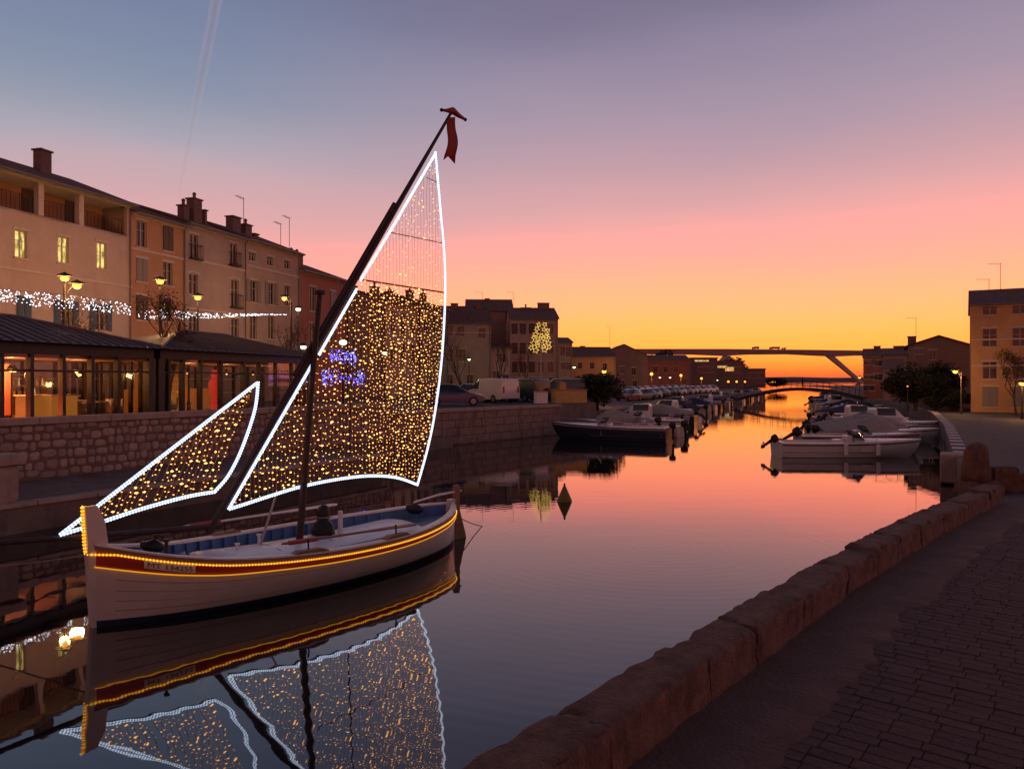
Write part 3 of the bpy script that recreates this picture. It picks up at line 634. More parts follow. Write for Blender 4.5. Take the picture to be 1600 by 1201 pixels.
# lateen sail and jib drawn with strings of lamps
def sail_frame(label): return thing('sail_lights', label, 'light decoration', BOW, BRZ)
def poly_px(pp): return [bp(*p) for p in pp]
def curve(pts, n=8):                            # smooth open curve through points
    out = []
    P = [Vector((a, b, 0)) for a, b in pts]
    for i in range(len(P)-1):
        p0, p1, p2, p3 = P[max(i-1,0)], P[i], P[i+1], P[min(i+2,len(P)-1)]
        for k in range(n):
            t_ = k/n; q = .5*((2*p1)+(p2-p0)*t_+(2*p0-5*p1+4*p2-p3)*t_*t_+(3*p1-p0-3*p2+p3)*t_**3); out.append((q.x, q.y))
    return out+[pts[-1]]
def edge_light(parent, pts, y, gap=.034):
    for sg in (-1, 1):
        rs_ = resample([(s, y, z) for s, z in pts], .05); off = []
        for i, q in enumerate(rs_):
            d = (rs_[min(i+1,len(rs_)-1)]-rs_[max(i-1,0)]).normalized(); off.append(q+Vector((-d.z,0,d.x))*sg*gap*.5)
        m_ = MB(); m_.tube(off, .013, 5)
        for q in off: m_.ball(q+Vector((0,-.012,0)), .0175, 1)
        m_.build('rope_light', ['led_white','bead_white'], parent)
def inside_span(poly, s):                       # vertical extent of a polygon at s
    zs = []
    for (a, b), (c, d) in zip(poly, poly[1:]+poly[:1]):
        if (a <= s < c) or (c <= s < a): zs.append(b+(d-b)*(s-a)/(c-a))
    return (min(zs), max(zs)) if len(zs) >= 2 else None
rb = random.Random(11)
def string(parent, P, Q, y, dens, dim=0.0, hot=.22):
    m_ = MB(); P = Vector((P[0], y, P[1])); Q = Vector((Q[0], y, Q[1])); L_ = (Q-P).length; n_ = max(2, int(L_/.3))
    path = [P+(Q-P)*(i/n_)+Vector((rb.uniform(-.006,.006), rb.uniform(-.012,.012), 0)) for i in range(n_+1)]
    m_.tube(path, .0042, 4, 0, cap=False)
    x = rb.random()*dens
    while x < L_:
        q = P+(Q-P)*(x/L_)+Vector((rb.uniform(-.035,.035), rb.uniform(-.03,.02), rb.uniform(-.01,.01)))
        if rb.random() > dim:
            r = rb.random(); hotp = r < hot
            m_.ball(q, rb.uniform(.015,.021) if hotp else rb.uniform(.0085,.012), 2 if hotp else 1, sx=rb.uniform(1.0,2.3), sy=1, sz=rb.uniform(.7,1.1))
        x += dens*rb.uniform(.6,1.4)
    m_.build('light_string', ['wire','bulb_amber','bulb_hot'], parent)
SY = .09
main = sail_frame('big lateen sail drawn in strings of amber bulbs with a white light outline')
leech = curve(poly_px([(680,238),(688,330),(694,400),(695,470),(690,560),(680,640),(668,700),(652,757)]))
foot = curve(poly_px([(652,757),(620,746),(580,743),(530,748),(470,760),(420,775),(380,788),(357,795)]))
luff1 = poly_px([(357,795),(488,568)]); luff2 = poly_px([(498,554),(558,450)]); luff3 = poly_px([(563,438),(613,355),(680,240)])
for pth in (leech, foot, luff1, luff2, luff3): edge_light(main, pth, SY)
MB().tube([(s+.035, SY+.02, z) for s, z in leech], .014, 6).build('frame_tube', 'iron', main)
MB().tube([(s, SY+.02, z-.04) for s, z in foot], .014, 6).build('frame_tube', 'iron', main)
for p, q, r in (((607,362),(695,380),.010),((561,436),(696,457),.018),((668,277),(687,286),.009),((498,644),(680,650),.010)):
    a, b = bp(*p), bp(*q); MB().tube([(a[0],SY+.03,a[1]),(b[0],SY+.03,b[1])], r, 6).build('crossbar', 'iron', main)
for p, q in (((557,450),(545,748)),):
    a, b = bp(*p), bp(*q); MB().tube([(a[0],SY+.03,a[1]),(b[0],SY+.03,b[1])], .016, 6).build('upright', 'iron', main)
outline = luff1[:1]+poly_px([(486,568),(497,553),(557,450),(680,238)])+leech[1:]+foot[1:-1]
s0, s1 = bp(368,780)[0], max(p[0] for p in leech)-.05
nst = 58
for i in range(nst):
    s = s0+(s1-s0)*i/(nst-1); sp_ = inside_span(outline, s)
    if not sp_ or sp_[1]-sp_[0] < .15: continue
    zc = bp(560,452)[1] if s > bp(557,450)[0] else 99; lo, hi = sp_[0]+.05, sp_[1]-.06
    crossz = 5.35+.0*s
    a = bp(561,436); b = bp(696,457); crossz = a[1]+(b[1]-a[1])*(s-a[0])/(b[0]-a[0])
    if hi > crossz+.2:
        string(main, (s, crossz), (s, hi), SY-.01, .13, .5, .06)
        string(main, (s, lo), (s, crossz-.02), SY-.01, .085)
    else: string(main, (s, lo), (s, hi), SY-.01, .13)
jib = sail_frame('small triangular jib drawn in strings of amber bulbs with a white light outline')
jl = poly_px([(94,835),(403,597)]); je = curve(poly_px([(403,597),(398,640),(378,700),(357,742),(335,768)])); jf = curve(poly_px([(335,768),(290,776),(220,795),(150,818),(94,835)]))
for pth in (jl, je, jf): edge_light(jib, pth, SY)
jpoly = jl+je[1:]+jf[1:-1]
nj = 24
for i in range(1, nj):                          # the jib's strings hang parallel to its after edge
    t_ = i/nj; top = (jl[0][0]+(jl[1][0]-jl[0][0])*t_, jl[0][1]+(jl[1][1]-jl[0][1])*t_)
    # foot point a little further forward
    fx = jf[0][0]+(jf[-1][0]-jf[0][0])*(1-t_); k_ = min(jf, key=lambda p: abs(p[0]-fx))
    top = (top[0]-.03, top[1]-.05)
    if top[1]-k_[1] > .12: string(jib, (k_[0], k_[1]+.05), top, SY-.01, .11)
MB().tube([(p[0], SY+.02, p[1]-.03) for p in jf], .012, 6).build('frame_tube', 'iron', jib)

# horned bar with a ribbon at the yard tip
tp = Vector(yp(1.0)); rbx = thing('ribbon_ornament', 'dark red ribbon hanging from a horned bar at the tip of the yard', 'ribbon', BOW+BA*tp.x+Vector((-BA.y,BA.x,0))*tp.y+Vector((0,0,tp.z)), BRZ)
def rl(x, y): s, z = bp(x, y); return (s-tp.x, 0, z-tp.z)
p0, p1, p2 = rl(690,172), rl(707,173), rl(727,187)
MB().tube([p0, rl(697,173), p1, rl(717,181), p2], [.03,.04,.085,.055,.03], 8).build('horned_bar', 'ribbon', rbx, smooth='all')
for q_ in (p0, p2): m_ = MB(); m_.sphere(q_, .045, 8); m_.build('knob', 'iron', rbx)
cl = []
for i in range(13):
    v = i/12; x_, y_ = 705+2*math.sin(v*5), 183+v*66; wd = 5.5+3*v
    a, b, c = rl(x_-wd, y_+ (0 if i < 12 else 1)), rl(x_, y_+(0 if i < 12 else -7)), rl(x_+wd, y_+(0 if i < 12 else 7))
    f = .05*math.sin(v*7)
    cl.append([(a[0],f,a[2]),(b[0],f+.05,b[2]),(c[0],f-.02,c[2]),(c[0],f-.012,c[2]),(b[0],f+.058,b[2]),(a[0],f+.008,a[2])])
MB().loft(cl, closed=True, caps=True).build('ribbon', 'ribbon', rbx, smooth='all')

# the marker buoy
bu = thing('mooring_buoy', 'small dark yellow cone buoy floating alone on the pink water', 'buoy', G(882,783), 0)
MB().lathe([(.16,-.22),(.225,-.02),(.235,.03),(.19,.14),(.05,.46),(.03,.50)], 16).build('cone', 'buoy_paint', bu, smooth=True)
MB().lathe([(.03,.49),(.03,.55),(.015,.57)], 8).build('eye', 'iron', bu)
# ================================================================== left bank: houses, pavilions, lamps, trees
def facade_wall(mb, W_, z0, z1, ops, mi=0, dep=.22):
    us = sorted({0, W_, *[o[0] for o in ops], *[o[1] for o in ops]}); zs = sorted({z0, z1, *[o[2] for o in ops], *[o[3] for o in ops]})
    for a, b in zip(us, us[1:]):
        for c, d in zip(zs, zs[1:]):
            m_, n_ = (a+b)/2, (c+d)/2
            if not any(o[0] < m_ < o[1] and o[2] < n_ < o[3] for o in ops): mb.add([(a,0,c),(b,0,c),(b,0,d),(a,0,d)], [(0,1,2,3)], mi)
    for u0, u1, c, d in ops:
        mb.add([(u0,0,c),(u1,0,c),(u1,0,d),(u0,0,d),(u0,dep,c),(u1,dep,c),(u1,dep,d),(u0,dep,d)], [(0,4,5,1),(1,5,6,2),(2,6,7,3),(3,7,4,0)], mi)
def window(root, u, z0, z1, wd, kind='dark', shut=None, arch=False, sill=True):
    m_ = MB(); y = .10; t_ = .055; u0, u1 = u-wd/2, u+wd/2
    m_.box(u0,u0+t_,y,y+.06,z0,z1); m_.box(u1-t_,u1,y,y+.06,z0,z1); m_.box(u0+t_,u1-t_,y,y+.06,z0,z0+t_); m_.box(u0+t_,u1-t_,y,y+.06,z1-t_,z1)
    m_.box(u-.03,u+.03,y-.01,y+.055,z0+t_,z1-t_); m_.box(u0+t_,u1-t_,y-.004,y+.05,z0+(z1-z0)*.62,z0+(z1-z0)*.62+.035)
    wn = m_.build('window', 'frame_paint', root)
    MB().box(u0+.02,u1-.02,y+.065,y+.08,z0+.02,z1-.02).build('pane', {'dark':'glass_dark','lit':'pane_lit','orange':'pane_orange'}[kind], wn)
    if kind == 'half': pass
    if sill: MB().box(u0-.1,u1+.1,-.09,.0,z0-.09,z0-.002).build('sill', 'trim', wn)
    if arch:
        k = 10; v = []
        for i in range(k+1):
            a = math.pi*i/k; v += [(u-(wd/2+.16)*math.cos(a), -.03, z1+.3*(wd/2+.16)*math.sin(a)+.02), (u-(wd/2)*math.cos(a), -.03, z1+.16*math.sin(a)-.02)]
        MB().add(v, [(2*i,2*i+1,2*i+3,2*i+2) for i in range(k)]).build('arch_trim', 'trim', wn)
    elif sill: MB().box(u0-.12,u1+.12,-.04,.0,z1+.003,z1+.14).build('lintel', 'trim', wn)
    if shut:
        m2, closed = shut
        for sg in (-1, 1):
            s_ = MB()
            a0, a1 = ((u-wd/2-.02, u-.01) if sg < 0 else (u+.01, u+wd/2+.02)) if closed else ((u0-wd*.52, u0-.02) if sg < 0 else (u1+.02, u1+wd*.52))
            s_.box(a0, a1, -.065, -.02, z0-.02, z1+.02)
            for q in range(6): zz = z0+(z1-z0)*(q+.5)/6; s_.box(a0+.05, a1-.05, -.08, -.064, zz-.07, zz+.07)
            s_.build('shutter', m2, wn)
    return wn
def chimney(root, x, y, z, w_, d_, h, pots=1):
    w_, d_, h = w_*.72, d_*.8, h*.78; m_ = MB(); m_.bevbox(x-w_/2,x+w_/2,y-d_/2,y+d_/2,z-.9,z+h,.04); m_.box(x-w_/2-.06,x+w_/2+.06,y-d_/2-.06,y+d_/2+.06,z+h+.002,z+h+.10)
    c = m_.build('chimney', 'chimney', root)
    for i in range(pots):
        px_ = x+(i-(pots-1)/2)*w_/max(pots,1); MB().lathe([(.13,0),(.11,.3),(.15,.32),(.15,.4),(.05,.5)], 8, (px_,y,z+h+.1)).build('chimney_pot', 'chimney', c)
def antenna(root, x, y, z, h, fl=1):
    m_ = MB(); m_.tube([(x,y,z-.3),(x,y,z+h)], .025, 5); m_.tube([(x,y,z+h-.1),(x-fl*1.0,y,z+h-.02)], .018, 4)
    for i in range(6): q = x-fl*(.1+.17*i); m_.tube([(q,y-.22,z+h-.1+.08*i/6),(q,y+.22,z+h-.1+.08*i/6)], .01, 4)
    m_.build('antenna', 'iron', root)
def building(label, P, rz, W_, Dp, z0, zE, wm, wins, rise=1.6, roof='long', cat='house', name='town_house', chims=(), ants=(), ov=.45, extra=None, band=()):
    root = thing(name, label, cat, (P[0],P[1],0), rz); mb = MB()
    ops = [(w_[0]-w_[3]/2, w_[0]+w_[3]/2, w_[1], w_[2]) for w_ in wins]
    if extra: ops.append(extra)
    facade_wall(mb, W_, z0, zE, ops)
    mb.add([(0,0,z0),(0,Dp,z0),(0,Dp,zE),(0,0,zE),(W_,0,z0),(W_,Dp,z0),(W_,Dp,zE),(W_,0,zE)], [(0,3,2,1),(4,5,6,7),(1,2,6,5)])
    if roof == 'long': mb.add([(0,0,zE),(0,Dp,zE),(0,Dp/2,zE+rise),(W_,0,zE),(W_,Dp,zE),(W_,Dp/2,zE+rise)], [(0,2,1),(3,4,5)])
    elif roof == 'cross': mb.add([(0,0,zE),(W_,0,zE),(W_/2,0,zE+rise),(0,Dp,zE),(W_,Dp,zE),(W_/2,Dp,zE+rise)], [(0,1,2),(3,5,4)])
    mb.build('wall', wm, root)
    t_ = .14; r_ = MB()
    if roof == 'long':
        sl_ = rise/(Dp/2)
        for sg in (0, 1):
            ye, yr = (-ov, Dp/2) if sg == 0 else (Dp+ov, Dp/2); ze = zE-ov*sl_
            r_.add([(-.15,ye,ze+.02),(W_+.15,ye,ze+.02),(W_+.15,yr,zE+rise+.02),(-.15,yr,zE+rise+.02),(-.15,ye,ze+t_+.02),(W_+.15,ye,ze+t_+.02),(W_+.15,yr,zE+rise+t_+.02),(-.15,yr,zE+rise+t_+.02)],
                   [(0,1,2,3),(4,5,6,7),(0,1,5,4),(0,4,7,3),(1,2,6,5)])
    elif roof == 'cross':
        sl_ = rise/(W_/2)
        for sg in (0, 1):
            xe = -ov if sg == 0 else W_+ov; ze = zE-ov*sl_
            r_.add([(xe,-.25,ze+.02),(xe,Dp+.2,ze+.02),(W_/2,Dp+.2,zE+rise+.02),(W_/2,-.25,zE+rise+.02),(xe,-.25,ze+t_+.02),(xe,Dp+.2,ze+t_+.02),(W_/2,Dp+.2,zE+rise+t_+.02),(W_/2,-.25,zE+rise+t_+.02)],
                   [(0,1,2,3),(4,5,6,7),(0,1,5,4),(0,3,7,4),(1,2,6,5)])
    else:
        a = min(W_,Dp)/2
        v = [(-ov,-ov,zE+.02),(W_+ov,-ov,zE+.02),(W_+ov,Dp+ov,zE+.02),(-ov,Dp+ov,zE+.02)]
        if roof == 'hip': v += [(a*.9,Dp/2,zE+rise),(W_-a*.9,Dp/2,zE+rise)]; r_.add(v, [(0,1,5,4),(1,2,5),(2,3,4,5),(3,0,4),(3,2,1,0)])
        else: r_.box(-.2,W_+.2,-.2,Dp+.2,zE+.01,zE+.35)
    rf = r_.build('roof', 'roof_tile' if roof != 'flat' else 'plaster_dark', root)
    if roof == 'long':
        for k_ in range(2): MB().box(-.02,W_+.02,-.12-.12*k_,-.002,zE-.26+.12*k_,zE-.15+.12*k_).build('cornice', 'trim', root)
    if roof == 'long': MB().tube([(W_-.14,-.07,z0),(W_-.14,-.07,zE-.3),(W_-.14,-.3,zE-.05)], .05, 6).build('downpipe', 'zinc', root); MB().tube([(-.1,-ov-.05,zE-ov*sl_+.06),(W_+.1,-ov-.05,zE-ov*sl_+.06)], .07, 6).build('gutter', 'zinc', root)
    for w_ in wins:
        kw = w_[4] if len(w_) > 4 else {}
        wn = window(root, w_[0], w_[1], w_[2], w_[3], kw.get('kind','dark'), kw.get('shut'), kw.get('arch',False))
        if kw.get('rail'):
            rl_ = MB(); a0, a1 = w_[0]-w_[3]/2-.15, w_[0]+w_[3]/2+.15
            rl_.box(a0,a1,-.32,-.28,w_[1]+.92,w_[1]+.97); rl_.box(a0,a1,-.32,-.28,w_[1]+.05,w_[1]+.09); rl_.box(a0-.02,a1+.02,-.36,-.0,w_[1]-.1,w_[1]+.0)
            for q in range(9): x_ = a0+(a1-a0)*q/8; rl_.box(x_-.012,x_+.012,-.31,-.29,w_[1]+.05,w_[1]+.95)
            for x_ in (a0, a1-.03): rl_.box(x_,x_+.03,-.3,0,w_[1]+.92,w_[1]+.96)
            rl_.build('balcony_rail', 'iron', wn)
    for z_ in band: MB().box(-.01,W_+.01,-.06,-.003,z_,z_+.14).build('string_course', 'trim', root)
    for c in chims: chimney(rf, *c)
    for a in ants: antenna(rf, *a)
    return root
FD = Vector((.28,.96,0)).normalized(); F0 = Vector((-26.7,40,0)); FRZ = math.atan2(FD.y, FD.x)
def ft(x): u = (x-CX)/F; return (F0.x-u*F0.y)/(u*FD.y-FD.x)
def fz(x, y): t_ = ft(x); return H-(y-HY)/F*(F0.y+FD.y*t_)
def fw(t0, lst):                                # windows given by their photo pixels
    out = []
    for x, ya_, yb_, wd, kw in lst: out.append((ft(x)-t0, fz(x, yb_), fz(x, ya_), wd, kw))
    return out
sb, sg_, sr = ('shutter_blue',False), ('shutter_grey',False), ('shutter_brown',True)
T = [-9, ft(205), ft(290), ft(385), ft(468), ft(541), ft(600), ft(655), ft(702)]
def at_t(t_): p = F0+FD*t_; return (p.x, p.y)
L = dict(kind='lit'); Dk = {}
b1 = building('white four-storey house with an orange roof loggia and lit yellow windows', at_t(T[0]), FRZ, T[1]-T[0], 10, GL, fz(70,281), 'plaster_white',
    fw(T[0], [(33,360,403,0.74,L),(99,370,411,0.74,L),(159,379,420,0.74,L),(37,463,505,0.82,dict(shut=('shutter_blue',True))),(103,470,512,0.82,dict(shut=sb)),(157,474,516,0.82,dict(shut=sb)),(-40,350,396,0.74,Dk),(-40,452,500,0.82,dict(shut=sb))]),
    rise=1.9, chims=[(ft(141)-T[0],3.6,fz(141,281)+1.1,1.1,.8,1.1,0)], extra=(2.0, T[1]-T[0]-.35, fz(70,338), fz(70,286)), band=(fz(60,428),))
zl0, zl1 = fz(70,338), fz(70,286)
lg = MB(); lg.box(2.0, T[1]-T[0]-.35, 1.9, 2.0, zl0, zl1+.3); lg.build('loggia_wall', 'plaster_orange', b1)
MB().box(2.0, T[1]-T[0]-.35, .0, 1.9, zl0-.12, zl0-.004).build('loggia_floor', 'trim', b1)
MB().box(2.0, T[1]-T[0]-.35, .02, 1.9, zl1+.004, zl1+.1).build('loggia_ceiling', 'trim', b1)
for x_ in (-20, 65, 128): u_ = ft(x_)-T[0]; MB().box(u_-.17,u_+.17,.02,.36,zl0-.003,zl1+.003).build('column', 'trim', b1)
for x_ in (3, 75, 141): u_ = ft(x_)-T[0]+.4; MB().box(u_-.4,u_+.4,1.84,1.895,zl0+.01,zl0+1.75).build('door', 'shutter_brown', b1)
rl_ = MB(); a0, a1 = 2.0, T[1]-T[0]-.35
for zz in (.08,.98): rl_.box(a0,a1,.40,.43,zl0+zz,zl0+zz+.035)
for q in range(60): x_ = a0+(a1-a0)*q/59; rl_.box(x_-.01,x_+.01,.405,.425,zl0+.1,zl0+.98)
rl_.build('railing', 'iron', b1)
building('narrow orange house with two bays beside the white loggia house', at_t(T[1]+.02), FRZ, T[2]-T[1]-.04, 9, GL, fz(215,333), 'plaster_orange',
    fw(T[1], [(221,345,386,0.90,dict(rail=0)),(262,354,392,0.90,dict(shut=('shutter_brown',True))),(221,404,440,0.90,dict(shut=('shutter_grey',True))),(262,410,446,0.90,{}),(221,462,500,0.94,dict(shut=('shutter_brown',True))),(262,466,503,0.94,{})]), rise=1.5, band=(fz(215,391),))
building('pale grey house with arched windows and iron balconies next to the orange house', at_t(T[2]), FRZ, T[3]-T[2]-.04, 9, GL, fz(300,350), 'plaster_grey',
    fw(T[2], [(303,366,404,0.90,dict(rail=1)),(365,380,414,0.90,dict(rail=1)),(302,428,460,0.94,dict(arch=True)),(367,437,480,0.94,dict(arch=True,rail=1)),(302,490,527,0.94,Dk),(367,497,530,0.94,Dk)]), rise=1.5,
    chims=[(ft(326)-T[2]+.5,2.6,fz(326,352)+.7,.8,.8,1.2,1),(ft(344)-T[2]+.4,2.6,fz(344,352)+.8,1.3,.9,1.7,1),(ft(362)-T[2]+.2,2.6,fz(362,352)+.5,.4,.4,1.0,0)], band=(fz(303,407),fz(303,484)))
building('beige house with small square attic windows at the end of the tall row', at_t(T[3]), FRZ, T[4]-T[3], 9, GL, fz(390,374), 'plaster_beige',
    fw(T[3], [(394,394,408,0.86,{}),(422,401,415,0.86,{}),(449,407,420,0.86,{}),(396,438,472,0.90,dict(shut=sg_)),(424,442,476,0.90,dict(shut=sg_)),(449,446,478,0.90,Dk),(396,492,530,0.94,Dk),(424,494,530,0.94,Dk)]), rise=1.7,
    chims=[(ft(411)-T[3],2.8,fz(400,374)+.9,1.5,.9,1.5,0),(ft(429)-T[3],2.8,fz(420,374)+.5,1.2,.9,1.2,1),(ft(438)-T[3]+.3,2.8,fz(438,374)-.2,.8,.8,1.0,0)], ants=[(ft(423)-T[3],2.6,fz(423,374)+1.2,2.4)], band=(fz(396,418),))
building('dark red house with a big chimney block lower than the beige house', at_t(T[4]+.05), FRZ, T[5]-T[4]-.05, 9, GL, fz(485,425), 'plaster_red',
    fw(T[4], [(488,448,486,1.01,Dk),(520,455,490,1.01,dict(shut=('shutter_grey',True))),(488,505,545,1.01,Dk),(520,508,545,1.01,Dk)]), rise=1.6,
    chims=[(ft(498)-T[4],2.6,fz(498,425)+.7,2.6,1.0,1.3,2)], ants=[(ft(478)-T[4],2.6,fz(478,425)+1.3,3.2),(ft(488)-T[4],2.4,fz(488,425)+1.3,3.8)])
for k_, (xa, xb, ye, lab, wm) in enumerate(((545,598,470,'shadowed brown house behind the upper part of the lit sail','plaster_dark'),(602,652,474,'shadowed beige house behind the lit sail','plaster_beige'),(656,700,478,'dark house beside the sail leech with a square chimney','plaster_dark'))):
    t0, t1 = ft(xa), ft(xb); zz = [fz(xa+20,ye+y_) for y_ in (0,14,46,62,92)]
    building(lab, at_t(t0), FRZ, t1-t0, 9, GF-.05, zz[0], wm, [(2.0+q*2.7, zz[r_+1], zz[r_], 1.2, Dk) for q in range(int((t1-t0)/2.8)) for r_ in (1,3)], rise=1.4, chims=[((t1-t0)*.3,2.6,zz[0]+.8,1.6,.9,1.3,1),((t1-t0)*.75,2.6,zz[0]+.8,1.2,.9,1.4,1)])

# ---- middle houses round the parking place
def by_px(label, xa, xb, D, ye, wm, wins, rise=1.6, roof='long', rz=.0, dep=9, chims=(), ants=(), base=GF-.05, **kw):
    p0 = A(xa, 600, D); c_ = math.cos(rz); W_ = (xb-xa)/F*D/max(c_ - math.sin(rz)*((xb-CX)/F), .3)
    zf = lambda y: H-(y-HY)/F*D; uf = lambda x: (x-xa)/(xb-xa)*W_
    ws = [(uf(x), zf(y1), zf(y0), wd, k_) for x, y0, y1, wd, k_ in wins]
    cs_ = [(uf(x), dep/2*.9, zf(ye)+rise*.6, w_, .8, h, n_) for x, w_, h, n_ in chims]; an = [(uf(x), dep/2, zf(ye)+rise, h) for x, h in ants]
    return building(label, (p0.x, p0.y), rz, W_, dep, base, zf(ye), wm, ws, rise, roof, chims=cs_, ants=an, **kw)
by_px('grey plaster house with one arched window behind the bare tree', 684, 767, 104, 502, 'plaster_grey', [(702,508,524,0.88,Dk),(720,509,525,0.88,Dk),(753,512,528,1.02,dict(arch=True)),(702,545,565,0.88,Dk),(722,545,565,0.88,Dk),(702,585,603,0.95,Dk),(734,585,606,0.95,Dk)], rise=2.4, rz=.12,
      chims=((712,1.4,1.7,0),(752,1.3,1.4,0)), ants=((758,2.2),), band=(10.2,))
by_px('low pale annexe with a street lamp between the grey and tall houses', 767, 800, 106, 543, 'plaster_white', [(785,552,566,0.82,Dk),(775,580,604,0.88,Dk),(790,585,606,0.88,Dk)], rise=.6, rz=.1, dep=7)
by_px('tall beige house with four window rows and a broad gabled roof', 797, 872, 108, 497, 'plaster_beige', [(x_,y_,y_+h_,0.82,dict(shut=('shutter_brown',True)) if (x_+y_)%3 else Dk) for x_ in (804,817,831,845,860) for y_,h_ in ((505,17),(535,18),(565,17),(590,15))], rise=1.9, rz=.06, dep=12,
      chims=((826,2.0,1.0,1),(855,2.4,1.9,0)), ants=((806,2.5),), band=(8.6,))
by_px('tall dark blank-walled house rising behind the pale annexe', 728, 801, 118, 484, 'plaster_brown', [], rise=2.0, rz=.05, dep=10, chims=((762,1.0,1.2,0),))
by_px('narrow three-storey house stepped down beside the tall beige house', 873, 894, 120, 535, 'plaster_beige', [(879,541,556,0.75,Dk),(888,542,557,0.75,Dk),(880,566,578,0.75,Dk),(888,566,578,0.75,Dk),(884,590,604,0.95,Dk)], rise=.9, rz=.1)
by_px('low house with a small lit upper window behind the round evergreen', 893, 962, 146, 556, 'plaster_ochre', [(906,566,576,0.82,Dk),(925,566,576,0.82,Dk),(945,567,577,0.82,Dk),(955,585,602,0.88,Dk),(906,590,604,0.88,Dk)], rise=1.8, rz=.15, chims=((918,1.2,1.2,0),))
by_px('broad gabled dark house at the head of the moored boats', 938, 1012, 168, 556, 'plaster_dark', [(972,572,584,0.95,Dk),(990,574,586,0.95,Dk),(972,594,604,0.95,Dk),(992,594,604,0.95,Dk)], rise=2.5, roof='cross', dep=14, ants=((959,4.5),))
by_px('long low dark house behind the row of sodium lamps', 1012, 1078, 215, 562, 'plaster_red', [(1024,572,582,1.02,Dk),(1040,572,582,1.02,Dk),(1056,572,582,1.02,Dk),(1070,590,600,1.02,Dk)], rise=1.4, dep=12)
by_px('modern flat-roofed block with bright strip windows by the far quay', 1080, 1121, 240, 560, 'plaster_dark', [(1094,562,565,3.4,dict(kind='lit')),(1103,562,565,2.0,dict(kind='orange')),(1097,573,582,2.4,Dk),(1110,573,582,2.4,Dk)], roof='flat', dep=14, cat='building', name='office_block')
by_px('flat-roofed block with two lit offices beside the modern block', 1122, 1162, 250, 565, 'plaster_dark', [(1128,571,575,3.4,dict(kind='orange')),(1140,573,580,3.0,dict(kind='orange')),(1152,573,582,2.6,Dk)], roof='flat', dep=14, cat='building', name='office_block')
by_px('small flat block with a glass corner at the end of the lamp row', 1163, 1196, 262, 577, 'plaster_dark', [(1172,582,590,3.0,Dk),(1186,582,590,3.0,Dk)], roof='flat', dep=12, cat='building', name='office_block')

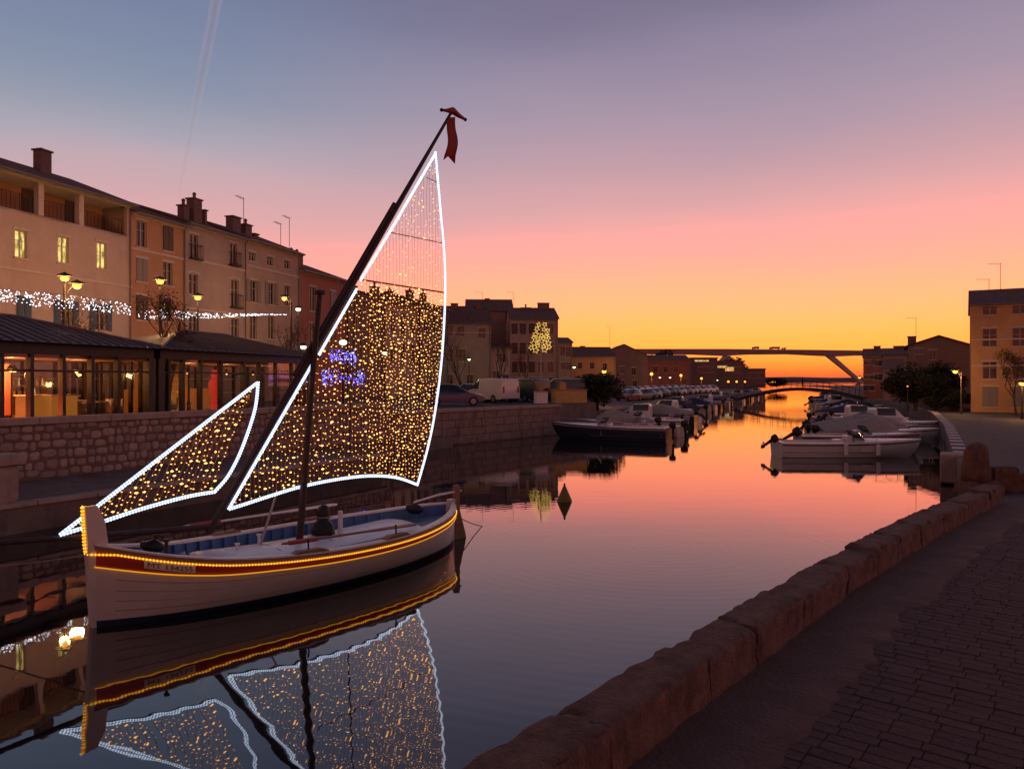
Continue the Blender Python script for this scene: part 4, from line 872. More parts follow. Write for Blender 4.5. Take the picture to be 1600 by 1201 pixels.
# ---- glazed restaurant pavilions
PV0 = Vector((-17.4,27.5,0)); 
def pt(x): u = (x-CX)/F; return (PV0.x-u*PV0.y)/(u*FD.y-FD.x)
def pavilion(label, t0, t1, posts, dep, warm, red=None):
    W_ = t1-t0; p = PV0+FD*t0; root = thing('glass_pavilion', label, 'pavilion', (p.x,p.y,GL), FRZ); E = 3.08
    MB().box(0,W_,0,dep,.002,.06).build('floor', 'wood', root)
    MB().box(-.1,W_+.1,-.1,dep+.1,E-.42,E-.02).build('fascia', 'pav_frame', root)
    MB().box(.02,W_-.02,.02,dep-.02,E-.55,E-.43).build('ceiling', 'wood', root)
    rv = MB(); ov = .55; v = [(-ov,-ov,E),(W_+ov,-ov,E),(W_+ov,dep+ov,E),(-ov,dep+ov,E),(W_*.36,dep/2,E+1.1),(W_*.64,dep/2,E+1.1)]
    rv.add(v, [(0,1,5,4),(1,2,5),(2,3,4,5),(3,0,4),(3,2,1,0)]); rf = rv.build('roof', 'zinc', root)
    # standing seams
    def seam(a, b): MB().tube([Vector(a)+Vector((0,0,.035)), Vector(b)+Vector((0,0,.035))], .032, 4).build('seam', 'zinc', rf)
    V = [Vector(q) for q in v]; ns = int(W_/.42)
    for i in range(ns+1):
        x_ = -ov+(W_+2*ov)*i/ns
        k_ = (x_+ov)/(W_*.36+ov) if x_ < W_*.36 else (W_+ov-x_)/(W_*.36+ov) if x_ > W_*.64 else 1
        seam((x_,-ov,E), (x_, -ov+(dep/2+ov)*min(k_,1), E+1.1*min(k_,1)))
    for i in range(1, 12):
        y_ = -ov+(dep+2*ov)*i/12; k_ = min(i/6, 2-i/6); seam((W_+ov,y_,E), (W_+ov-(W_*.36+ov)*k_, y_, E+1.1*k_))
    for a, b in ((0,4),(1,5),(4,5)): MB().tube([V[a]+Vector((0,0,.04)), V[b]+Vector((0,0,.04))], .06, 5).build('ridge', 'zinc', rf)
    xs_ = [0]+[x_ for x_ in posts]+[W_]
    for i, x_ in enumerate(xs_):
        th = .17 if i in (0, len(xs_)-1) else .075
        MB().box(x_-th,x_+th,-.08,.08+th,.06,E-.42).build('post', 'pav_frame', root)
    for a, b in zip(xs_, xs_[1:]):
        MB().box(a+.07,b-.07,-.03,.03,.10,.22).build('bottom_rail', 'pav_frame', root); MB().box(a+.07,b-.07,-.025,.025,2.02,2.10).build('transom', 'pav_frame', root)
        MB().box(a+.07,b-.07,-.006,.006,.22,2.02).build('pane', 'pane_clear', root); MB().box(a+.07,b-.07,-.006,.006,2.10,E-.42).build('pane', 'pane_clear', root)
    n_ = 5
    for i in range(n_+1):
        y_ = dep*i/n_
        for x_ in (0, W_): 
            if 0 < i: MB().box(x_-.07,x_+.07,y_-.07,y_+.07,.06,E-.42).build('post', 'pav_frame', root)
        if i < n_: MB().box(W_-.006,W_+.006,y_+.07,y_+dep/n_-.07,.2,E-.42).build('pane', 'pane_clear', root); MB().box(W_-.025,W_+.025,y_+.07,y_+dep/n_-.07,2.02,2.10).build('transom', 'pav_frame', root)
    for i in range(int(W_/1.7)+1): x_ = W_*i/int(W_/1.7); MB().box(x_-.05,x_+.05,dep-.1,dep,.06,E-.42).build('back_post', 'pav_frame', root)
    for zz in (.95,1.75): MB().box(.1,W_-.1,dep-.07,dep-.03,zz,zz+.06).build('rail', 'frame_paint', root)
    MB().box(.1,W_-.1,dep-.02,dep-.005,.06,E-.42).build('pane', 'pane_clear', root)
    MB().box(W_*.18,W_*.86,dep-.5,dep-.4,.06,1.25).build('partition', 'plaster_ochre', root); MB().box(W_*.3,W_*.62,dep-.46,dep-.41,1.252,2.3).build('partition', 'plaster_beige', root)
    # lamps under the ceiling
    nl = max(3, int(W_/1.5))
    for i in range(nl):
        x_, y_ = W_*(i+.6)/nl, dep*(.35+.3*(i%2)); m_ = MB(); m_.tube([(x_,y_,E-.55),(x_,y_,2.25)], .008, 4); m_.lathe([(.12,2.12),(.14,2.14),(.06,2.26),(.03,2.3)], 10, (x_,y_,0)); pn = m_.build('pendant', 'iron', root)
        b_ = MB(); b_.sphere((x_,y_,2.1), .07, 8, sx=1.3, sy=1.3); b_.build('bulb', 'warm_lamp', pn)
        if i % 2 == 0: lamp_light(root, (x_,y_,2.0), warm, (1,.44,.13), .1)
    return root
pa = pavilion('glazed restaurant pavilion with a low zinc roof lit orange and red inside', -6.0, pt(235), [pt(x_)+6.0 for x_ in (-30,1,48,98,143,184)], 5.2, 190)
pb = pavilion('glazed pavilion with a hipped zinc roof and a red figure inside', pt(250), pt(482), [pt(x_)-pt(250) for x_ in (263,285,313,345,380,405,430,455)], 5.2, 120)
def pav_pt(par, x, y): return par.matrix_basis @ Vector((x, y, 0))
def furn(par, label, name, cat, x, y, bld, group=None):
    q = pav_pt(par, x, y); t_ = thing(name, label, cat, (q.x,q.y,GL+.06), FRZ, group); bld(t_); return t_
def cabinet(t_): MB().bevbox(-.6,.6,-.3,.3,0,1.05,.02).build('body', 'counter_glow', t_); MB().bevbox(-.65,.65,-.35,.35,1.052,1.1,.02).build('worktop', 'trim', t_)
def shelf(t_):
    for z_ in (.0,.5,.95,1.4,1.85): MB().box(-.9,.9,-.2,.2,z_,z_+.04).build('shelf_board', 'wood', t_)
    for x_ in (-.92,.9): MB().box(x_,x_+.03,-.2,.2,0,1.95).build('upright', 'wood', t_)
    for i in range(18): x_, z_ = -.8+.095*i, (.54,.99,1.44)[i%3]; MB().lathe([(.035,0),(.035,.18),(.014,.23),(.014,.3)], 7, (x_,-.05,z_)).build('bottle', ('leaf0','pane_orange','trim','glass_dark')[i%4], t_)
def table(t_):
    MB().lathe([(.42,.72),(.42,.75)], 16).build('top', 'wood', t_); MB().tube([(0,0,.03),(0,0,.72)], .04, 8).build('stem', 'iron', t_); MB().lathe([(.25,0),(.25,.03)], 12).build('foot', 'iron', t_)
def armchair(t_):
    m_ = MB(); m_.loft([[(r_*math.cos(a), r_*math.sin(a), z_) for r_, z_ in ((.30,.25),(.36,.5),(.38,.85),(.32,.85),(.30,.5))] for a in [R(-20)+R(220)*i/12 for i in range(13)]]); m_.build('shell', 'canvas_tan', t_, smooth='all')
    MB().lathe([(.28,.3),(.31,.36),(.29,.46),(.1,.48)], 14).build('seat', 'canvas_tan', t_)
    for i in range(4): a = R(45+90*i); MB().tube([(.2*math.cos(a),.2*math.sin(a),.3),(.26*math.cos(a),.26*math.sin(a),0)], .02, 6).build('leg', 'wood', t_)
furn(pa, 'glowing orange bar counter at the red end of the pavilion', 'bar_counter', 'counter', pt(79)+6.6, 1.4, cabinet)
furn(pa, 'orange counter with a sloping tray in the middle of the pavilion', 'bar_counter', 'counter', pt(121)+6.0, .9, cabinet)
furn(pa, 'tall bottle shelf behind the orange bar counter', 'bottle_shelf', 'shelf', pt(84)+7.0, 4.4, shelf)
furn(pa, 'tall bottle shelf at the back of the pavilion behind the middle counter', 'bottle_shelf', 'shelf', pt(140)+7.0, 4.4, shelf)
for x_, y_ in ((152,1.2),(205,1.6)): furn(pa, 'round table with a slim stem inside the lit restaurant', 'table', 'table', pt(x_)+6.0, y_, table, 'restaurant tables')
for x_, y_ in ((165,1.0),(216,1.2)): furn(pa, 'rounded tan armchair inside the lit restaurant', 'armchair', 'chair', pt(x_)+6.0, y_, armchair, 'restaurant armchairs')
for x_, y_ in ((300,1.2),(420,1.5)): furn(pb, 'rounded tan armchair in the dimmer hipped pavilion', 'armchair', 'chair', pt(x_)-pt(250), y_, armchair, 'pavilion armchairs')
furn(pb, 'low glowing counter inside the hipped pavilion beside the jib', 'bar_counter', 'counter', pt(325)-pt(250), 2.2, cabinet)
def redpanel(t_): MB().bevbox(-1.5,1.5,-.05,.05,.3,2.3,.02).build('panel', 'plaster_red', t_); MB().box(-1.5,1.5,-.1,-.06,.12,.2).build('light_bar', 'red_lamp', t_); lamp_light(t_, (0,-.6,.35), 320, (1,.16,.04), .15)
furn(pa, 'red wall panel washed by a red light bar at the pavilion end', 'wall_panel', 'panel', pt(22)+6.4, 2.4, redpanel)
def redfig(t_):
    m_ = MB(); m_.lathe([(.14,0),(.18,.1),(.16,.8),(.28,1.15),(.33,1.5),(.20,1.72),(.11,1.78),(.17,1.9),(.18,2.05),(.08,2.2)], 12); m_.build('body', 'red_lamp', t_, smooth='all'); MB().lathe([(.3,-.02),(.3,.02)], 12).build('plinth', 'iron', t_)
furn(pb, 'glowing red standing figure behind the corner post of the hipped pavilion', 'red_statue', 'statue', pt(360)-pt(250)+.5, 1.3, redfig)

# ---- street lamps
def street_lamp(label, P, h, glowm, power, col, arm=.0, az=0.0, double=False, group=None, rad=.25):
    t_ = thing('street_lamp', label, 'street lamp', P, az, group)
    MB().lathe([(.11,0),(.10,.5),(.06,.6),(.055,h-.3),(.045,h)], 10).build('pole', 'iron' if arm == 0 else 'bark', t_, smooth=True)
    heads = [arm]+([-.55] if double else [])
    for a_ in heads:
        hh = h if a_ == arm else h-.35
        if abs(a_) > .01: MB().tube([(0,0,hh-.45),(a_*.5,0,hh-.05),(a_,0,hh)], .03, 6).build('arm', 'iron', t_)
        if rad > .3:
            g_ = MB(); g_.sphere((a_,0,hh+rad*.6), rad*.8, 10); g_.build('lantern_glass', glowm, t_, smooth='all'); MB().lathe([(.05,0),(rad*.5,.02),(rad*.5,.08)], 8, (a_,0,hh-.1)).build('lantern_cap', 'iron', t_)
            if power: lamp_light(t_, (a_,0,hh-.5), power, col, rad)
            continue
        hd = MB(); hd.lathe([(rad*.5,.10),(rad*1.5,.12),(rad*1.2,.2),(rad*.3,.3),(.02,.34)], 10, (a_,0,hh)); o = hd.build('lantern_cap', 'iron', t_)
        g_ = MB(); g_.sphere((a_,0,hh+.03), rad*.8, 10, sz=.7); g_.build('lantern_glass', glowm, t_, smooth='all')
        if power: lamp_light(t_, (a_,0,hh-.12), power, col, rad)
    return t_
SOD = (1,.50,.16)
def lamp_px(label, x, y, D, glowm, power, col, z0=None, **kw):
    z0 = z0 if z0 is not None else (GL if D < 72 else GF); p = A(x, y, D); return street_lamp(label, (p.x, p.y, z0), p.z-z0, glowm, power, col, **kw)
lamp_px('twin-headed sodium street lamp before the white loggia house', 101,436,36,'sodium',420,SOD, arm=.0, double=True, az=math.pi+FRZ-1.2)
lamp_px('sodium street lamp standing in the bare tree before the orange house', 250,441,42,'sodium',420,SOD)
lamp_px('sodium street lamp with a thick pole before the pale grey house', 309,466,45,'sodium',380,SOD)
lamp_px('low white lamp shining above the pavilion roofs beside the bare tree', 295,528,41,'white_lamp',30,(1,.93,.75))
lamp_px('sodium street lamp with a bent arm before the beige house', 455,467,56,'sodium',380,SOD, arm=.5, az=math.pi)
lamp_px('white street lamp between the beige and dark red houses', 466,484,58,'white_lamp',60,(1,.9,.7))
lamp_px('low white globe lamp beside the end of the hipped pavilion', 474,543,50,'white_lamp',40,(1,.95,.75))
lamp_px('yellow-green lamp shining through the lights of the sail', 601,552,62,'mercury',60,(.9,1,.5))
lamp_px('greenish lamp on the low annexe behind the bare tree', 733,562,98,'mercury',110,(.8,1,.45), rad=.22)
lamp_px('greenish lamp beside the narrow stepped house', 897,574,112,'mercury',130,(.8,1,.45), rad=.26)
for k_, (x, y, D, gm_, pw_, lab) in enumerate(((944,583,73,'sodium',420,'bright sodium lamp above the round evergreen'),(1018,588,140,'sodium',800,'paired sodium lamp before the broad gabled house'),(1064,590,165,'sodium',800,'sodium lamp above the parked car row'),
    (1031,592,150,'white_lamp',0,'small white lamp left of a darker post in the car park'),(1047,592,152,'white_lamp',0,'small white lamp right of the paired sodium lamp'),(1096,594.6,190,'sodium',500,'sodium lamp before the modern block'),(1121,596,205,'white_lamp',0,'white lamp between the two office blocks'))):
    lamp_px(lab, x, y-2, D, gm_, pw_, SOD, rad=(.26 if D < 100 else .36) if gm_ == 'sodium' else .24)
for x, D in ((1138,222),(1151,238),(1164,255),(1172,268),(1180,282),(1187,296),(1193,308),(1203,320),(1207,328),(1211,336)):
    lamp_px('small sodium lamp in the long row along the far quay', x, 597.5, D, 'sodium_far', 0, SOD, rad=.42, group='far quay lamps')

# ---- icicle garland over the street
ga, gb = A(-60,452,30), A(448,489,55.8)
gt = thing('light_garland', 'white garland of tiny lights strung across the street above the pavilions', 'garland')
def gp(t_): 
    x = -60+508*t_; D = 1/((1-t_)/30+t_/55.8); return A(x, interp([(-60,446),(0,452),(100,461),(180,470),(230,482),(320,489),(448,491)], x), D)
MB().tube([gp(i/40) for i in range(41)], .008, 4).build('wire', 'iron', gt)
rg = random.Random(4); m_ = MB()
for i in range(680):
    t_ = rg.random()**.9; p = gp(t_); dr = interp([(0,.45),(.25,.62),(.55,.6),(.75,.35),(.9,.12),(1,.04)], t_)
    if .52 < t_ < .58 and rg.random() < .7: continue
    m_.ball(p-Vector((rg.uniform(-.05,.05), rg.uniform(-.1,.1), rg.random()*dr)), rg.uniform(.012,.022), 0, sx=rg.uniform(1,2.4))
tag(m_.build('bulbs', 'garland_bulb', gt), kind='stuff')
# blue lit tiers seen through the sail
bo = thing('blue_light_ornament', 'tiered ornament of blue lights with a white top seen through the sail', 'light decoration', A(536,594,46)*Vector((1,1,0))+Vector((0,0,GL)))
bo.location = (A(536,594,46).x, 46, GL)
zz = lambda y: H-(y-HY)/F*46-GL
MB().tube([(0,0,0),(0,0,zz(540))], .05, 8).build('pole', 'iron', bo)
for r_, y0, y1, nm in ((1.22,580,600,'lower_tier'),(.75,549,565,'upper_tier')):
    m_ = MB()
    for i in range(190): a = rg.random()*2*math.pi; m_.ball((r_*math.cos(a)*rg.uniform(.85,1.05), r_*math.sin(a)*rg.uniform(.85,1.05), zz(rg.gauss((y0+y1)/2,(y1-y0)*.3))), rg.uniform(.012,.03))
    o = m_.build(nm, 'led_blue', bo); tag(o, kind='stuff')
    MB().tube([(r_*math.cos(i*.4),r_*math.sin(i*.4),zz(y0)) for i in range(17)], .02, 5).build('hoop', 'iron', bo)
m_ = MB(); m_.sphere((0,0,zz(535)), .24, 10, sz=.7); m_.build('top_lamp', 'white_lamp', bo)
# trapezoid of star lights on a mast
st = thing('star_light_mast', 'lamp post carrying a tree shape of glowing golden star outlines', 'light decoration', (A(845,600,70).x, 70, GL))
sz_ = lambda y: H-(y-HY)/F*70-GL; sx_ = lambda x: (x-845)/F*70
MB().lathe([(.09,0),(.06,.8),(.05,sz_(505))], 8).build('mast', 'frame_paint', st)
for x, y, r_ in ((842,507,4),(851,507,4),(839,514,4.5),(850,515,4),(856,516,3.5),(837,522,5),(846,524,4),(853,525,4.5),(834,527,4),(841,530,4.5),(857,528,3.5),(834,536,5.5),(842,534,4),(851,535,5),(857,536,4.5),(830,543,4.5),(840,540,4),(849,541,4),(837,547,5.5),(851,546,5.5),(858,542,4),(855,522,3.5),(849,529,4)):
    c = (sx_(x), rg.uniform(-.1,.1), sz_(y)); a0 = rg.random(); q = [(c[0]+r_/F*70*(1 if i%2==0 else .45)*math.cos(a0+i*math.pi/5), c[1], c[2]+r_/F*70*(1 if i%2==0 else .45)*math.sin(a0+i*math.pi/5)) for i in range(11)]
    MB().tube(q, .024, 4).build('star', 'star_light', st)

# ---- bare trees and evergreens
def bare_tree(label, P, h, seed, leaves=0, spread=.5, leafm='dry_leaf', trunk=.12):
    rt = random.Random(seed); root = thing('bare_tree', label, 'tree', P); tr_ = MB(); br = MB(); lf = MB()
    def grow(p, d, l, r, lev):
        n_ = 4; pts = [p]; 
        for i in range(n_):
            d = (d+Vector((rt.uniform(-.18,.18), rt.uniform(-.18,.18), rt.uniform(-.04,.12)))).normalized(); pts.append(pts[-1]+d*(l/n_))
        (tr_ if lev == 0 else br).tube(pts, [r*(1-.5*i/n_) for i in range(n_+1)], 6 if lev < 2 else 4, cap=False)
        if lev >= 4:
            for q in range(leaves):
                c = pts[rt.randrange(1,5)]+Vector((rt.uniform(-.25,.25),rt.uniform(-.25,.25),rt.uniform(-.25,.2))); s = rt.uniform(.04,.09); a = rt.random()*6
                u = Vector((math.cos(a),math.sin(a),rt.uniform(-.5,.5)))*s; v = Vector((-math.sin(a),math.cos(a),rt.uniform(-1,1)))*s*.6
                lf.add([c-u,c+v,c+u,c-v], [(0,1,2,3)])
            return
        for k_ in range(3 if lev else 4):
            a = rt.random()*6.28; e = Vector((math.cos(a)*spread, math.sin(a)*spread, rt.uniform(.35,.9))); q = pts[-1] if k_ < 2 else pts[rt.randrange(2,5)]
            grow(q, (d*.55+e).normalized(), l*rt.uniform(.6,.8), r*.55, lev+1)
    grow(Vector((0,0,0)), Vector((0,0,1)), h*.36, trunk, 0)
    tr_.build('trunk', 'bark', root, smooth='all'); tag(br.build('branches', 'bark', root, smooth='all'), kind='stuff')
    if lf.v: tag(lf.build('leaves', leafm, root), kind='stuff')
    return root
def tree_px(label, x, D, h, seed, **kw):
    z0 = GL if D < 75 else GF; bare_tree(label, (A(x,600,D).x, D, z0), h, seed, **kw)
tree_px('bare tree with a few brown leaves rising between the two pavilions', 258, 36.5, 6.0, 2, leaves=9, spread=.6)
tree_px('thin bare tree before the white house at the pavilion back', 128, 37, 5.2, 3, leaves=3)
tree_px('bare tree with sparse leaves at the end of the hipped pavilion', 462, 51, 5.6, 5, leaves=4)
tree_px('bare tree behind the blue car beside the sail leech', 724, 88, 9.5, 7, leaves=2)
tree_px('bare forked tree behind the white van', 774, 86, 7.5, 9)
tree_px('bare tree behind the star light mast', 826, 94, 7.0, 12, leaves=1)
tree_px('tall thin leafy tree top showing over the roof beside the sail', 712, 118, 13, 14, leaves=3)
def leafy(label, P, rx, rz_, seed, n=2600, name='evergreen_tree', mats=('leaf0','leaf1','leaf2'), stem=.5, ls=.16):
    rt = random.Random(seed); root = thing(name, label, 'tree' if 'tree' in name else 'bush', P)
    tk = MB(); hgt = stem+rz_
    tk.tube([(0,0,-.05),(.03,.02,stem*.6),(0,0,hgt)], [.16*rx/2.2+.05,.13*rx/2.2+.04,.05], 8)
    clumps = []
    for i in range(26):
        a, u, rr = rt.random()*6.28, rt.uniform(-.9,.95), rt.random()**.4
        c = Vector((math.cos(a)*math.sqrt(1-u*u)*rx*rr*.78, math.sin(a)*math.sqrt(1-u*u)*rx*rr*.78, stem+rz_+u*rz_*.78)); clumps.append((c, rt.uniform(.28,.48)))
        if i < 9: tk.tube([(0,0,stem+rz_*rt.uniform(0,.6)), c*.6+Vector((0,0,(stem+rz_)*.35)), c], [.05,.035,.012], 5)
    tk.build('trunk', 'bark', root); lf = MB()
    for i in range(n):
        c, q = clumps[rt.randrange(26)]; d = Vector((rt.gauss(0,1),rt.gauss(0,1),rt.gauss(0,1))).normalized()*(rt.random()**.45)
        p = c+Vector((d.x*q*rx, d.y*q*rx, d.z*q*rz_)); s = ls*rt.uniform(.6,1.3); a = rt.random()*6.28
        if p.z < .02: continue
        u = Vector((math.cos(a),math.sin(a),rt.uniform(-.7,.7)))*s; v = Vector((-math.sin(a),math.cos(a),rt.uniform(-.9,.9)))*s*.5
        lf.add([p-u,p+v*.9,p+u,p-v*.9], [(0,1,2,3)], i % 3)
    tag(lf.build('crown', mats, root), kind='stuff'); return root
leafy('round dark evergreen tree beside the yellow planter', (A(932,600,65).x, 65, GF), 2.75, 1.35, 21, 7500, stem=.35, ls=.13)
leafy('dark tree crown behind the long low house', (A(1042,600,236).x, 236, GF), 6, 4.5, 22, 2600, stem=2.5, ls=.5)
leafy('two-topped dark tree over the office blocks', (A(1145,600,290).x, 290, GF), 5, 5.0, 23, 2200, stem=1.6, ls=.5)
leafy('dark bushy tree at the end of the far lamp row', (A(1213,600,300).x, 300, GF), 5, 1.6, 24, 2200, stem=.1, ls=.4)
# ================================================================== vehicles
def car(label, P, rz, col, kind='hatch', L_=4.0, W_=1.74, group=None, lit=False, detail=True):
    van = kind == 'van'; t_ = thing('parked_car' if not van else 'parked_van', label, 'van' if van else 'car', P, rz, group); w_ = W_/2
    if van: st_ = [(0,.42,.62,.66,.80,.74),(.12,.30,.80,.86,.95,.84),(.75,.26,1.0,1.10,1,.86),(1.45,.26,1.05,1.78,1,.82),(1.7,.26,1.05,1.84,1,.84),(2.6,.26,1.05,1.86,1,.85),(4.25,.28,1.05,1.84,1,.85),(4.4,.34,1.04,1.72,.98,.84),(4.42,.42,1.0,1.1,.97,.92)]
    else: st_ = [(0,.40,.56,.60,.78,.70),(.15,.26,.66,.72,.94,.80),(.55,.22,.78,.83,1,.84),(1.05,.22,.86,.93,1,.82),(1.85,.22,.92,1.40,1,.66),(2.3,.22,.93,1.46,1,.66),(3.0,.22,.95,1.43,1,.66),(3.65,.24,.97,1.26,.98,.68),(3.92,.30,.94,1.0,.95,.80),(4.0,.40,.74,.78,.90,.84)]
    k = L_/st_[-1][0]; rings = [[(x*k,-w_*wb,zb),(x*k,-w_*wb,(zb+zl)/2),(x*k,-w_*wb*.985,zl),(x*k,-w_*wt,zt_-.03),(x*k,-w_*wt*.85,zt_),(x*k,w_*wt*.85,zt_),(x*k,w_*wt,zt_-.03),(x*k,w_*wb*.985,zl),(x*k,w_*wb,(zb+zl)/2),(x*k,w_*wb,zb)] for x, zb, zl, zt_, wb, wt in st_]
    gl_side = (2,3) if van else (3,4,5,6); ws = (2,) if van else (3,); bw = () if van else (7,)
    def mif(i, j):
        if j in (2,6) and i in gl_side: return 1
        if j in (3,4,5) and (i in ws or i in bw): return 1
        return 0
    m_ = MB(); m_.loft(rings, closed=True, caps=True, mif=mif); m_.build('body', ['car_'+col, 'tint'], t_, smooth=True)
    wx = (.78*k, 3.2*k) if not van else (.85*k, 3.45*k)
    for x in wx:
        for sg in (-1, 1):
            m2 = MB(); m2.tube([(x,sg*(w_-.17),.31),(x,sg*(w_+.012),.31)], .31, 16); wl = m2.build('wheel', 'tyre', t_)
            if detail: MB().tube([(x,sg*(w_+.0),.31),(x,sg*(w_+.02),.31)], .19, 12).build('rim', 'rim', wl)
    for sg in (-1, 1):
        MB().bevbox(.03*k,.2*k, sg*w_*.62-.17, sg*w_*.62+.17,.60,.72,.02).build('headlight', 'headlight', t_)
        MB().bevbox((st_[-2][0]-.02)*k,(st_[-1][0]+.02)*k, sg*w_*.78-.1, sg*w_*.78+.1, .72 if not van else .75, .98 if not van else 1.25,.02).build('tail_light', 'tail_lit' if lit else 'tail_light', t_)
        if detail: MB().bevbox(1.3*k,1.42*k, sg*(w_+.09)-.08, sg*(w_+.09)+.08,.93,1.06,.02).build('mirror', 'car_'+col, t_)
    MB().bevbox(-.03,.1*k,-w_*.8,w_*.8,.30,.46,.02).build('bumper', 'black', t_)
    return t_
car('dark blue hatchback parked at the quay edge beside the sail', (-.9,52.4,GL), math.pi+.12+math.pi, 'blue', L_=4.1, W_=1.78)
bpy.data.objects['parked_car'].location = (A(757,630,52.5).x, 52.5, GL); bpy.data.objects['parked_car'].rotation_euler.z = math.pi+.1
car('white panel van parked behind the blue hatchback', (A(740,630,61).x, 61, GL), -.85, 'white', 'van', 4.5, 1.85)
car('black tall van with its rear turned to the star light mast', (A(782,630,64).x, 64, GL), -.8, 'black', 'van', 4.9, 1.95)
car('dark grey car parked between the white and black vans', (A(768,630,67).x, 67, GL), -.8, 'grey')
car('black hatchback behind the blue hatchback and the sail edge', (A(706,630,63).x, 63, GL), -.8, 'black')
car('silver car tucked behind the black van', (A(834,630,66).x, 66, GL), .9, 'silver')
car('small white car beside the foot of the star light mast', (A(852,630,68).x, 68, GL), 1.1, 'white')
car('black car parked behind the yellow planter', (A(838,630,64).x, 64, GL), .05, 'black', 'van', 4.0, 1.8)
car('dark red hatchback at the near end of the quay parking row', (A(970,630,92).x, 92, GF), .9, 'red')
rc = random.Random(8)
for k_ in range(13):
    D = 96+k_*5.2; x = 988+k_*9.5
    cc = rc.choice(('black','grey','silver','white','grey')); car(cc+' car in the slanted parking row behind the moored boats', (A(x,600,D).x, D, GF), .75+rc.uniform(-.08,.08), cc, group='cars in the quay parking row', detail=False)
for k_ in range(8):
    D = 112+k_*7; x = 1000+k_*11
    cc = rc.choice(('black','grey','silver','red')); car(cc+' car in the rear parking row before the dark houses', (A(x,600,D+14).x, D+14, GF), 2.2+rc.uniform(-.1,.1), cc, group='cars in the rear parking row', detail=False)
car('car with a red rear light at the edge of the lamplit road', (19.45,28.2,1.02), .15, 'red', lit=True)
# planter and boxes at the quay corner
pl1 = thing('planter', 'lamplit yellow planter wall at the quay corner', 'planter', (A(893,640,58).x, 58, GL), .35)
MB().bevbox(-1.5,1.1,-.4,.4,-.01,.95,.03).build('box', 'planter', pl1); MB().bevbox(-1.55,1.15,-.45,.45,.952,1.04,.02).build('rim', 'coping', pl1)
pl2 = thing('stone_post', 'tall yellow square post standing at the planter', 'post', (A(878,640,59.2).x, 59.2, GL), .35); MB().bevbox(-.25,.25,-.25,.25,0,1.55,.03).build('shaft', 'planter', pl2); MB().bevbox(-.4,1.9-2.0,-.35,.35,1.552,1.66,.02).build('cap', 'coping', pl2)
wb = thing('utility_box', 'white utility box in front of the yellow planter', 'box', (A(845,640,55.2).x, 55.2, GL+.04), .4); MB().bevbox(-.45,.45,-.25,.25,0,.82,.03).build('cabinet', 'white_paint', wb); MB().bevbox(-.5,.5,-.3,.3,.822,.88,.02).build('lid', 'frame_paint', wb)

